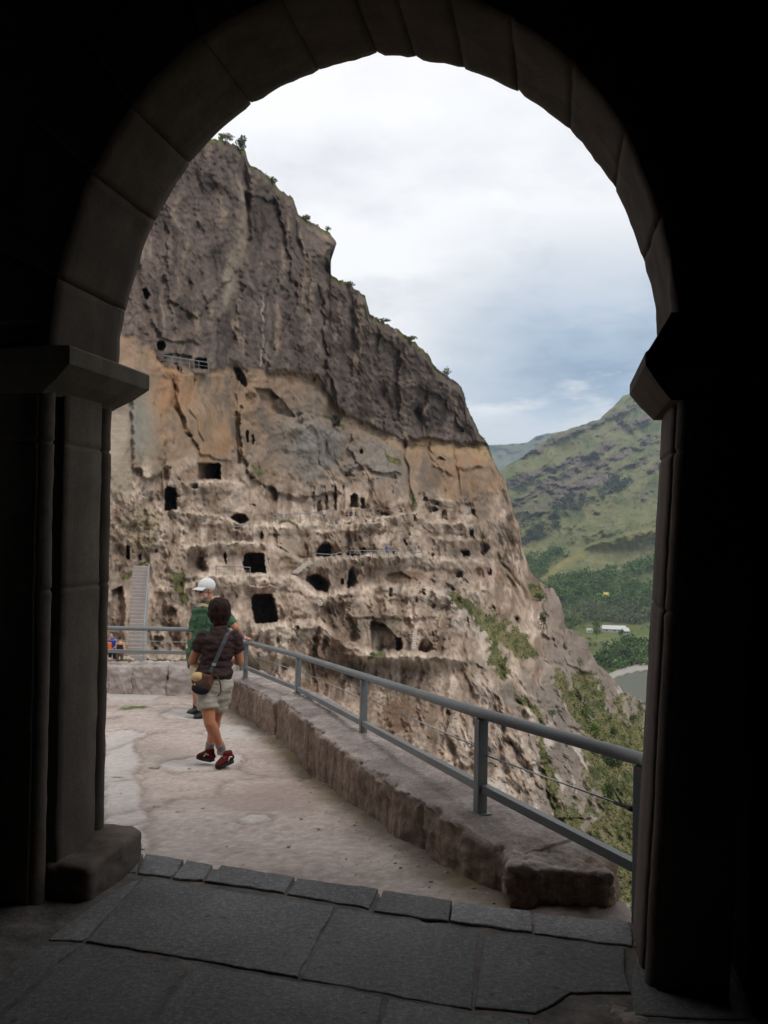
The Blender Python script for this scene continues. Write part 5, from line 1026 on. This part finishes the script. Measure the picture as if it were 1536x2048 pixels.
for an, kn, tag_ in ((anL, knL, 0), (anR, knR, 1)):
    mb = MB(); loft_into(mb, [an + (kn - an) * .20, an + (kn - an) * .08, an, an - Vector((0,0,.05))], [(.044,.046),(.042,.045),(.041,.045),(.042,.05)], RT, 14); fuse(mb, 'sock', M_SOCK, wo, .008, 2)
h1 = wm(464,1524,.02); t1 = wm(434,1538,-.10); shoe(wo, anL, h1, t1, (M_SHOE, M_SOLE, M_LACE))
h2 = gz(wm(424,1520,.10)) ; h2 = wm(425,1523,.06); t2 = wm(396,1517,.14); shoe(wo, anR, h2, t2, (M_SHOE, M_SOLE, M_LACE))
# shoulder bag worn across her back
M_LEA = simple('brown leather', (.085,.036,.020), .5, .25, 20, .3, .003, .4); M_TAN = simple('tan leather', (.52,.36,.17), .55, .12, 15, .2, .003, .3); M_NAVY = cloth('navy canvas', (.018,.020,.030), 40); M_BRASS = simple('brass stud', (.75,.45,.08), .3, .1, 10, .1, .002, .5, .8); M_STRAP = cloth('grey webbing strap', (.085,.088,.095), 80)
bag = empty('shoulder_bag', wm(406,1366,-.17), 'small brown leather shoulder bag with tan flap and grey strap hanging at the hip', 'bag')
bc_ = wm(405,1365,-.13); bf = Vector((-.45,-.89,0)).normalized(); br_ = Vector((.89,-.45,0))
mb = MB(); ellipsoid(mb, bc_ - U3 * .005, br_ * .105, bf * .055, U3 * .095, 22, 14); mb.box(bc_ + U3 * .035, br_ * .098, bf * .040, U3 * .045); o = fuse(mb, 'pouch', M_LEA, bag, .006, 5)
mb = MB(); ellipsoid(mb, bc_ - U3 * .055 - br_ * .012 + bf * .010, br_ * .098, bf * .055, U3 * .055, 20, 12); fuse(mb, 'pocket', M_NAVY, bag, .007, 3)
mb = MB(); ellipsoid(mb, bc_ + U3 * .050 - br_ * .035 + bf * .022, br_ * .068, bf * .050, U3 * .046, 20, 12); fuse(mb, 'flap', M_TAN, bag, .006, 2)
mb = MB(); ellipsoid(mb, bc_ - U3 * .012 - br_ * .038 + bf * .062, br_ * .009, bf * .008, U3 * .009, 10, 6); mb.build('clasp', M_BRASS, bag, True)
def ribbon(pts_, w, th, nrm, mat, name, parent):
    mb = MB(); pts_ = [Vector(p) for p in pts_]; b = 0
    for i, p in enumerate(pts_):
        t_ = (pts_[min(i+1, len(pts_)-1)] - pts_[max(i-1, 0)]).normalized(); nn = Vector(nrm[i]) if isinstance(nrm, list) else Vector(nrm); sd = t_.cross(nn).normalized(); nn = sd.cross(t_)
        for a, c_ in ((-1,-1),(1,-1),(1,1),(-1,1)): mb.v.append(tuple(p + sd * a * w / 2 + nn * c_ * th / 2))
    for i in range(len(pts_) - 1):
        for k in range(4): mb.f.append((i*4+k, i*4+(k+1)%4, (i+1)*4+(k+1)%4, (i+1)*4+k))
    mb.f += [(3,2,1,0), tuple((len(pts_)-1)*4+k for k in range(4))]; return mb.build(name, mat, parent)
ribbon([wm(420,1345,-.175), wm(427,1331,-.165), wm(436,1311,-.16), wm(446,1288,-.15), wm(454,1270,-.12), wm(457,1262,-.05), wm(457,1261,.03)], .036, .006, (-.1,-1,0), M_STRAP, 'strap', bag)
ribbon([wm(422,1347,-.17), wm(434,1352,-.17), wm(441,1368,-.17), wm(442,1384,-.15), wm(436,1392,-.135)], .012, .006, (-.1,-1,0), M_LEA, 'cord', bag)
mb = MB(); mb.box(wm(428,1329,-.172), br_ * .02, bf * .006, U3 * .012); mb.build('buckle', M_WIRE, bag, False, .002)
# ---------------------------------------------------------------- man in green shirt and white cap
YM = 10.7
def mm_(px, py, dy=0.0): return W(px, py, YM + dy)
mo = empty('person', mm_(400, 1436), 'bearded man in green shirt and white cap with one hand on the railing', 'person')
MF = Vector((-.55,-.83,0)).normalized(); MR = Vector((-MF.y, MF.x, 0))      # he faces the camera and a little left
U3 = Vector((0,0,1))
nk, ch, be, hp_m = mm_(415,1207,.02), mm_(418,1240), mm_(408,1285), mm_(404,1310)
sl, sr = mm_(394,1226,-.05), mm_(446,1228,.05); el2 = mm_(470,1254,.02); wr2 = W(487,1276,11.06)
elr = mm_(386,1274,-.05); wrr = mm_(389,1312,-.12)
mb = MB(); round_loft(mb, [mm_(404,1322), hp_m, be, ch, mm_(420,1222), nk], [(.15,.13),(.175,.15),(.19,.17),(.19,.145),(.17,.11),(.065,.065)], MR, 18)
hm = mm_(412,1179,-.03); round_loft(mb, [nk - U3 * .04, hm - U3 * .07 - MF * .02], [(.062,.064),(.058,.062)], MR, 12)
hfd = Vector((-.72,-.66,-.08)); hdat = head_into(mb, hm, hfd, (0,0,1), 1.12)
for a, b, c_ in ((sr, el2, wr2), (sl, elr, wrr)):
    round_loft(mb, [a, a.lerp(b, .5), b], [(.055,.055),(.052,.05),(.046,.044)], MR, 12); round_loft(mb, [b, b.lerp(c_, .3), c_], [(.046,.044),(.045,.042),(.031,.026)], MR, 12)
hdir = (H[4] + Vector((.10,-.05,.045)) - wr2); hand_into(mb, wr2, hdir, (0,0,-1), (-.6,-.8,0), .185, .62)
hand_into(mb, wrr, (0.02,-.2,-1), (.3,.9,0), (.6,-.6,-.1), .18, .35)
hl, hr2 = mm_(396,1318,-.05), mm_(414,1318,.05); kl, kr = mm_(394,1368,-.08), mm_(409,1368,.02); al, ar = mm_(393,1415,-.02), mm_(404,1420,.0)
for a, b, c_ in ((hl, kl, al), (hr2, kr, ar)): round_loft(mb, [a, a.lerp(b, .5), b, b.lerp(c_, .3), c_.lerp(b, .3), c_], [(.09,.095),(.078,.08),(.058,.06),(.060,.064),(.045,.047),(.036,.04)], MR, 14)
fuse(mb, 'body', M_SKM, mo, .0085, 3)
c0, f0, u0_, r0 = hdat; s = 1.12
mb = MB()
for q in range(3):      # three-lobed wrap-around glasses
    pass
for a in (-1, 1): ellipsoid(mb, c0 + f0 * .096 * s + u0_ * -.004 * s + r0 * a * .036 * s, r0 * .036 * s, f0 * .020 * s, u0_ * .025 * s, 14, 8)
for a in (-1, 1): mb.tube([c0 + f0 * .088 * s + r0 * a * .06 * s + u0_ * .006, c0 + f0 * .0 + r0 * a * .083 * s + u0_ * .008], .004, 6)
mb.build('sunglasses', simple('black lens', (.008,.008,.009), .15, .1, 10, .02, .001, .6), mo, True)
mb = MB(); ellipsoid(mb, c0 + f0 * .068 * s - u0_ * .085 * s, r0 * .042 * s, f0 * .040 * s, u0_ * .036 * s, 14, 9); ellipsoid(mb, c0 + f0 * .097 * s - u0_ * .044 * s, r0 * .028 * s, f0 * .012 * s, u0_ * .008 * s, 12, 6)
for a in (-1, 1): ellipsoid(mb, c0 + f0 * .035 * s - u0_ * .062 * s + r0 * a * .047 * s, r0 * .014 * s, f0 * .030 * s, u0_ * .034 * s, 10, 7)
fuse(mb, 'beard', simple('grey stubble', (.36,.27,.23), .9, .2, 90, .5, .004), mo, .006, 2)
# white cap with peak
M_CAP = cloth('white cotton cap', (.60,.60,.58), 50); mb = MB(); cc_ = c0 + u0_ * .045 * s - f0 * .012 * s
ellipsoid(mb, cc_, r0 * .089 * s, f0 * .105 * s, u0_ * .088 * s, 22, 14); fuse(mb, 'cap', M_CAP, mo, .006, 3)
mb = MB(); N = 12; top_ = []
for k in range(N + 1):
    a = -1.25 + 2.5 * k / N; p0 = cc_ + r0 * (math.sin(a) * .085 * s) + f0 * (math.cos(a) * .085 * s) + u0_ * -.004; p1 = cc_ + r0 * (math.sin(a) * .088 * s) + f0 * ((.10 + .085 * max(0, math.cos(a * 1.15))) * s) - u0_ * (.020 + .018 * math.sin(a) ** 2) * s; top_.append((p0, p1))
for p0, p1 in top_: mb.v += [tuple(p0), tuple(p1), tuple(p1 - u0_ * .006), tuple(p0 - u0_ * .006)]
for k in range(N):
    for q in range(4): mb.f.append((k*4+q, k*4+(q+1)%4, (k+1)*4+(q+1)%4, (k+1)*4+q))
mb.f += [(0,1,2,3), (N*4+3,N*4+2,N*4+1,N*4)]; mb.build('peak', M_CAP, mo, True)
# green field shirt, hanging loose, with tan shoulder tabs
mb = MB(); round_loft(mb, [mm_(401,1322), hp_m, be, ch, mm_(420,1223), mm_(417,1213)], [(.205,.175),(.205,.185),(.212,.19),(.205,.16),(.185,.125),(.10,.09)], MR, 20)
loft_into(mb, [sr - (el2 - sr) * .2, sr, sr.lerp(el2, .45), sr.lerp(el2, .82)], [(.06,.06),(.078,.076),(.078,.074),(.074,.07)], MR, 16)
loft_into(mb, [sl - (elr - sl) * .2, sl, sl.lerp(elr, .5), elr + U3 * .06], [(.06,.06),(.076,.076),(.076,.074),(.078,.074)], MR, 16)
loft_into(mb, [mm_(388,1285,-.05), mm_(378,1312,-.08)], [(.06,.05),(.055,.045)], MR, 12)
M_GREEN = cloth('green cotton', (.055,.108,.062)); shirt = fuse(mb, 'shirt', M_GREEN, mo, .0095, 3, (.020, .12, .08))
mb = MB(); ellipsoid(mb, nk + U3 * .012 + MF * .01, MR * .098, MF * .09, U3 * .045, 16, 8); loft_into(mb, [nk + U3 * .02 - MF * .03 + MR * .08, nk + U3 * .075 - MF * .05 + MR * .085], [(.03,.05),(.025,.04)], MR, 10); fuse(mb, 'collar', M_GREEN, mo, .008, 2)
M_TAB = cloth('tan tape', (.42,.31,.19))
for p, q in ((mm_(401,1209,-.16), mm_(416,1212,-.20)), (mm_(424,1198,-.10), mm_(440,1194,-.04))): ribbon([p, p.lerp(q, .5) + U3 * .006, q], .035, .01, (-.2,-.9,.4), M_TAB, 'shoulder_tab', mo)
for x in (404, 428):
    m = MB(); c = mm_(x, 1240, -.185 if x < 410 else -.15); m.box(c, MR * .055, MF * .010, U3 * .058); m.build('pocket', M_GREEN, mo, False, .005)
mb = MB(); round_loft(mb, [hp_m + U3 * .03, mm_(404,1330)], [(.175,.15),(.175,.15)], MR, 18)
for a, b in ((hl, kl), (hr2, kr)): loft_into(mb, [a + U3 * .04, a, a.lerp(b, .55), a.lerp(b, .92)], [(.10,.11),(.108,.115),(.10,.10),(.096,.096)], MR, 14)
fuse(mb, 'shorts', cloth('beige cotton', (.42,.34,.25)), mo, .01, 3, (.008, .12, .06))
M_SHB = simple('black shoe leather', (.02,.02,.022), .5, .2, 30, .2, .003, .4)
for a, hx_, tx_ in ((al, (398,1431,.02), (376,1428,-.14)), (ar, (412,1437,.02), (390,1438,-.18))):
    mb = MB(); loft_into(mb, [a + U3 * .10, a, a - U3 * .04], [(.046,.05),(.045,.05),(.046,.055)], MR, 12); fuse(mb, 'sock', cloth('dark sock', (.05,.045,.045), 60), mo, .009, 2)
    shoe(mo, a, mm_(*hx_), mm_(*tx_), (M_SHB, M_SOLE), .047)
mb = MB(); d_ = (wr2 - el2).normalized(); loft_into(mb, [wr2 - d_ * .035, wr2 - d_ * .005], [(.037,.033),(.037,.033)], MR, 16); ellipsoid(mb, wr2 - d_ * .02 + U3 * .03 - Vector((0,.02,0)), d_ * .018, d_.cross(U3) * .018, U3 * .008, 12, 6); mb.build('wristwatch', simple('steel watch', (.7,.7,.72), .3, .1, 20, .05, .001, .5, .6), mo, True)
# ---------------------------------------------------------------- small distant visitors
M_SKF = skin('far skin', (.48,.25,.16)); M_HRF = simple('dark hair', (.03,.022,.018), .6, .2, 20)
def visitor(label, base, h, fwd, top, legs, hair, sit=False, bare=False, arms=0, group=None, bag_=None):
    b = Vector(base); k = h / 1.7; f = Vector(fwd).normalized(); r = f.cross(Vector((0,0,1))); u = Vector((0,0,1)); P = lambda a, c, z: b + r * a * k + f * c * k + u * z * k
    e = empty('person', b, label, 'person'); low_ = .45 if sit else 0.0; vz = .02 * k; mb = MB(); hz = .48 if sit else .88
    round_loft(mb, [P(0,0,hz), P(0,0,hz+.25), P(0,.02,hz+.42), P(0,.02,hz+.52)], [(.15*k,.11*k),(.13*k,.10*k),(.17*k,.11*k),(.07*k,.06*k)], r, 12); head_into(mb, P(0,.04,hz+.70), f, u, 1.05 * k)
    round_loft(mb, [P(0,.02,hz+.5), P(0,.03,hz+.64)], [(.055*k,.055*k),(.05*k,.05*k)], r, 10)
    kn = [P(s_*.11, .42, .50) if sit else P(s_*.10, .05*s_, .47) for s_ in (-1, 1)]; ft = [P(s_*.11, .44, .08) if sit else P(s_*.11, -.10*s_, .08) for s_ in (-1, 1)]
    for s_, kk, q in zip((-1, 1), kn, ft):
        round_loft(mb, [P(s_*.09, 0, hz), kk, q], [(.085*k,.085*k),(.055*k,.055*k),(.038*k,.038*k)], r, 10); round_loft(mb, [q, q + f * .14 * k - u * .03 * k], [(.04*k,.04*k),(.035*k,.03*k)], r, 8)
        sh_ = P(s_*.18, .02, hz+.46); eb = P(s_*.24, -.02 + arms * .1, hz+.18); wr_ = P(s_*(.22 - .1 * arms), .05 + arms * .25, hz - .04 + arms * .2)
        round_loft(mb, [sh_, eb, wr_], [(.048*k,.048*k),(.04*k,.04*k),(.028*k,.025*k)], r, 8); hand_into(mb, wr_, wr_ - eb, -r * s_, f, .17 * k, .4)
    fuse(mb, 'body', M_SKF, e, .013 * k, 2)
    mb = MB(); round_loft(mb, [P(0,0,hz-.02), P(0,0,hz+.25), P(0,.02,hz+(.34 if bare else .43)), P(0,.02,hz+(.36 if bare else .5))], [(.175*k,.135*k),(.155*k,.125*k),(.175*k,.125*k),(.15*k if bare else .09*k,.10*k if bare else .08*k)], r, 12)
    if not bare:
        for s_ in (-1, 1): loft_into(mb, [P(s_*.15,.02,hz+.46), P(s_*.2,.01,hz+.4), P(s_*.235,0,hz+.24)], [(.06*k,.06*k),(.066*k,.066*k),(.062*k,.062*k)], r, 10)
    fuse(mb, 'top', top, e, .014 * k, 2)
    mb = MB(); round_loft(mb, [P(0,0,hz+.03), P(0,0,hz-.06)], [(.17*k,.135*k),(.165*k,.13*k)], r, 12)
    for s_, kk, q in zip((-1, 1), kn, ft): loft_into(mb, [P(s_*.09,0,hz), kk, q.lerp(kk, .25)], [(.10*k,.10*k),(.075*k,.075*k),(.065*k,.065*k)], r, 10)
    fuse(mb, 'trousers', legs, e, .014 * k, 2)
    mb = MB(); ellipsoid(mb, P(0,.015,hz+.745), r * .098 * k, f * .105 * k, u * .095 * k, 14, 9); ellipsoid(mb, P(0,-.03,hz+.69), r * .09 * k, f * .07 * k, u * .10 * k, 12, 8); fuse(mb, 'hair', hair, e, .014 * k, 2)
    return e
cl_ = lambda n_, c: cloth(n_, c, 12)
visitor('visitor in blue shirt standing at the foot of the long stair', W(224,1337,37), 1.62, (-.3,-.9,0), cl_('blue cloth', (.03,.06,.30)), cl_('black cloth', (.02,.02,.025)), M_HRF, arms=.6)
visitor('dark haired visitor with bare shoulders in a black top near the foot of the stair', W(239,1338,36.5), 1.48, (.2,.9,0), cl_('black knit', (.02,.018,.02)), cl_('brown skirt cloth', (.10,.06,.05)), M_HRF, bare=True)
bp = W(219,1298,36.7); o = rough_block(None, 'backpack', bp + Vector((0,-.22,.1)), (.15,0,0), (0,.09,0), (0,0,.22), cl_('orange nylon', (.55,.13,.03)), None, 2.0, .02, 8); tag(o, 'small orange backpack on the visitor in blue', 'backpack')
visitor('visitor in light blue on the middle walkway of the cliff', W(775,1113,cliffY(775,1106)-1.0), 1.72, (-.5,-.8,0), cl_('light blue cloth', (.14,.24,.55)), cl_('blue denim', (.10,.16,.36)), simple('teal hat', (.02,.16,.22), .9))
visitor('visitor in white top on the upper terrace before the church front', W(648,1040,cliffY(648,1036)-1.2), 1.70, (.4,-.8,0), cl_('white cloth', (.7,.7,.72)), cl_('grey cloth', (.14,.15,.17)), M_HRF)
visitor('seated visitor in red on the upper terrace of the cliff', W(693,1036,cliffY(693,1030)-1.2), 1.70, (.2,-.9,0), cl_('red cloth', (.42,.08,.06)), cl_('dark cloth', (.03,.03,.035)), M_HRF, sit=True)
visitor('visitor in dark blue beside the seated one in red on the upper terrace', W(702,1036,cliffY(702,1030)-1.2), 1.66, (-.2,-.9,0), cl_('navy cloth', (.05,.05,.14)), cl_('charcoal cloth', (.03,.03,.035)), M_HRF, sit=True)
visitor('visitor with orange cap and green shirt right of the seated pair', W(712,1035,cliffY(712,1030)-1.2), 1.70, (.1,-.9,0), cl_('green shirt cloth', (.10,.28,.14)), cl_('dark trousers', (.04,.04,.05)), simple('orange cap', (.6,.2,.05), .9), sit=True)
visitor('visitor in red shirt at the far cave door near the cliff corner', W(977,1150,cliffY(972,1154)-1.0), 1.62, (-.4,-.8,0), cl_('scarlet cloth', (.55,.07,.07)), cl_('dark denim', (.05,.05,.08)), M_HRF)
visitor('small dark clad visitor crouching by the rail right of the light blue one', W(787,1113,cliffY(787,1106)-1.0), 1.5, (.3,-.8,0), cl_('charcoal top', (.03,.03,.035)), cl_('black trousers', (.02,.02,.02)), M_HRF, sit=True)
# ================================================================ SKY, SUN, HAZE, CAMERA
w = bpy.data.worlds.new('World'); scene.world = w; w.use_nodes = True; nt = w.node_tree; N = nt.nodes; bg = N['Background']
EL, AZ = math.radians(58), math.radians(125)       # sun: high, ahead-right of the terrace, behind thin cloud
sky = N.new('ShaderNodeTexSky'); sky.sky_type = 'NISHITA'; sky.sun_disc = False; sky.sun_elevation = EL; sky.sun_rotation = AZ; sky.air_density = 1; sky.dust_density = 2
tc_ = N.new('ShaderNodeTexCoord'); sep = N.new('ShaderNodeSeparateXYZ'); nt.links.new(tc_.outputs['Generated'], sep.inputs[0])
def math_(op, a, b=None):
    n_ = N.new('ShaderNodeMath'); n_.operation = op
    for i, x in enumerate((a, b)):
        if x is None: continue
        if hasattr(x, 'is_linked'): nt.links.new(x, n_.inputs[i])
        else: n_.inputs[i].default_value = x
    return n_.outputs[0]
den = math_('ADD', math_('MAXIMUM', sep.outputs[2], 0.0), .18)
cmb = N.new('ShaderNodeCombineXYZ'); nt.links.new(math_('DIVIDE', sep.outputs[0], den), cmb.inputs[0]); nt.links.new(math_('DIVIDE', sep.outputs[1], den), cmb.inputs[1])
def wnoise(sc, det, off, stretch=(1,1,1)):
    mp = N.new('ShaderNodeMapping'); mp.inputs['Location'].default_value = off; mp.inputs['Scale'].default_value = stretch; nt.links.new(cmb.outputs[0], mp.inputs[0])
    n_ = N.new('ShaderNodeTexNoise'); n_.inputs['Scale'].default_value = sc; n_.inputs['Detail'].default_value = det; n_.inputs['Roughness'].default_value = .55; nt.links.new(mp.outputs[0], n_.inputs['Vector']); return n_.outputs['Fac']
def wramp(f, stops):
    r_ = N.new('ShaderNodeValToRGB'); e_ = r_.color_ramp.elements
    while len(e_) < len(stops): e_.new(.5)
    for el, (p, c) in zip(e_, stops): el.position = p; el.color = (*c, 1) if hasattr(c, '__len__') else (c, c, c, 1)
    nt.links.new(f, r_.inputs[0]); return r_.outputs[0]
def wmix(f, a, b):
    m = N.new('ShaderNodeMix'); m.data_type = 'RGBA'; nt.links.new(f, m.inputs[0]) if hasattr(f, 'is_linked') else setattr(m.inputs[0], 'default_value', f)
    for x, i in ((a, 6), (b, 7)):
        if hasattr(x, 'is_linked'): nt.links.new(x, m.inputs[i])
        else: m.inputs[i].default_value = (*x, 1)
    return m.outputs[2]
K = 10.0
n_big = wnoise(1.0, 6, (3.1, 1.7, 0)); n_s = wnoise(2.6, 7, (7.3, 4.1, 0))
white = wmix(wramp(n_s, [(.42, 0), (.66, 1)]), (1.10*K, 1.10*K, 1.11*K), (.80*K, .82*K, .88*K))
grey = wmix(wramp(n_s, [(.38, 0), (.66, 1)]), (.30*K, .42*K, .57*K), (.50*K, .63*K, .79*K))
# grey-blue base of the cloud deck low in the east (right), bright elsewhere
east = wramp(math_('ADD', sep.outputs[0], math_('MULTIPLY', math_('SUBTRACT', n_big, .5), .30)), [(.02, 0), (.22, 1)])
lowz = wramp(math_('ADD', sep.outputs[2], math_('MULTIPLY', math_('SUBTRACT', n_s, .5), .22)), [(.115, 0), (.155, 1), (.23, .9), (.35, .0)])
cl_f = math_('MULTIPLY', east, lowz)
pale = wmix(cl_f, white, grey)
hor = wramp(math_('ADD', sep.outputs[2], math_('MULTIPLY', math_('SUBTRACT', n_s, .5), .05)), [(.118, 1), (.15, 0)])
tot = wmix(hor, pale, (.75*K, .82*K, .9*K))
upb = wramp(sep.outputs[2], [(.30, 0), (.62, 1)]); tot = wmix(upb, tot, (1.12*K, 1.12*K, 1.13*K))
fin = wmix(.93, sky.outputs[0], tot)
nt.links.new(fin, bg.inputs['Color']); bg.inputs['Strength'].default_value = .1
sd = bpy.data.lights.new('sun', 'SUN'); sd.energy = 1.5; sd.angle = math.radians(22); sd.color = (1, .96, .9); so = bpy.data.objects.new('sun', sd); COL.objects.link(so)
dirv = Vector((math.sin(AZ) * math.cos(EL), math.cos(AZ) * math.cos(EL), math.sin(EL))); so.rotation_euler = dirv.to_track_quat('Z', 'Y').to_euler(); so.location = (30, 10, 60)
HAZE = 0.00010
if HAZE:
    mb = MB(); mb.box((0, 4350, 193.5), (5000, 0, 0), (0, 4600, 0), (0, 0, 306.5)); t = bpy.data.materials.new('haze'); t.use_nodes = True; n_ = t.node_tree.nodes; n_.remove(n_['Principled BSDF'])
    pvn = n_.new('ShaderNodeVolumePrincipled'); pvn.inputs['Color'].default_value = (.72, .86, 1.0, 1); pvn.inputs['Density'].default_value = HAZE; pvn.inputs['Anisotropy'].default_value = .2; t.node_tree.links.new(pvn.outputs[0], n_['Material Output'].inputs['Volume'])
    tag(mb.build('haze', t), kind='stuff')
cam = bpy.data.cameras.new('camera'); co_ = bpy.data.objects.new('camera', cam); COL.objects.link(co_); scene.camera = co_
cam.sensor_fit = 'VERTICAL'; cam.sensor_height = 17.3; cam.sensor_width = 17.3; cam.lens = 17.3 * F / 2048; cam.clip_start = .05; cam.clip_end = 30000
co_.matrix_world = Matrix(((RX[0], UP[0], -FW[0], 0), (RX[1], UP[1], -FW[1], 0), (RX[2], UP[2], -FW[2], CAMZ), (0, 0, 0, 1)))
cam.dof.use_dof = True; cam.dof.focus_distance = 3.4; cam.dof.aperture_fstop = 5.0
scene.view_settings.view_transform = 'Standard'; scene.view_settings.look = 'None'; scene.view_settings.exposure = 0; scene.view_settings.gamma = 1
scene.render.resolution_x = 768; scene.render.resolution_y = 1024; scene.render.film_transparent = False
scene.cycles.max_bounces = 8; scene.cycles.diffuse_bounces = 4; scene.cycles.volume_bounces = 0; scene.cycles.use_denoising = True
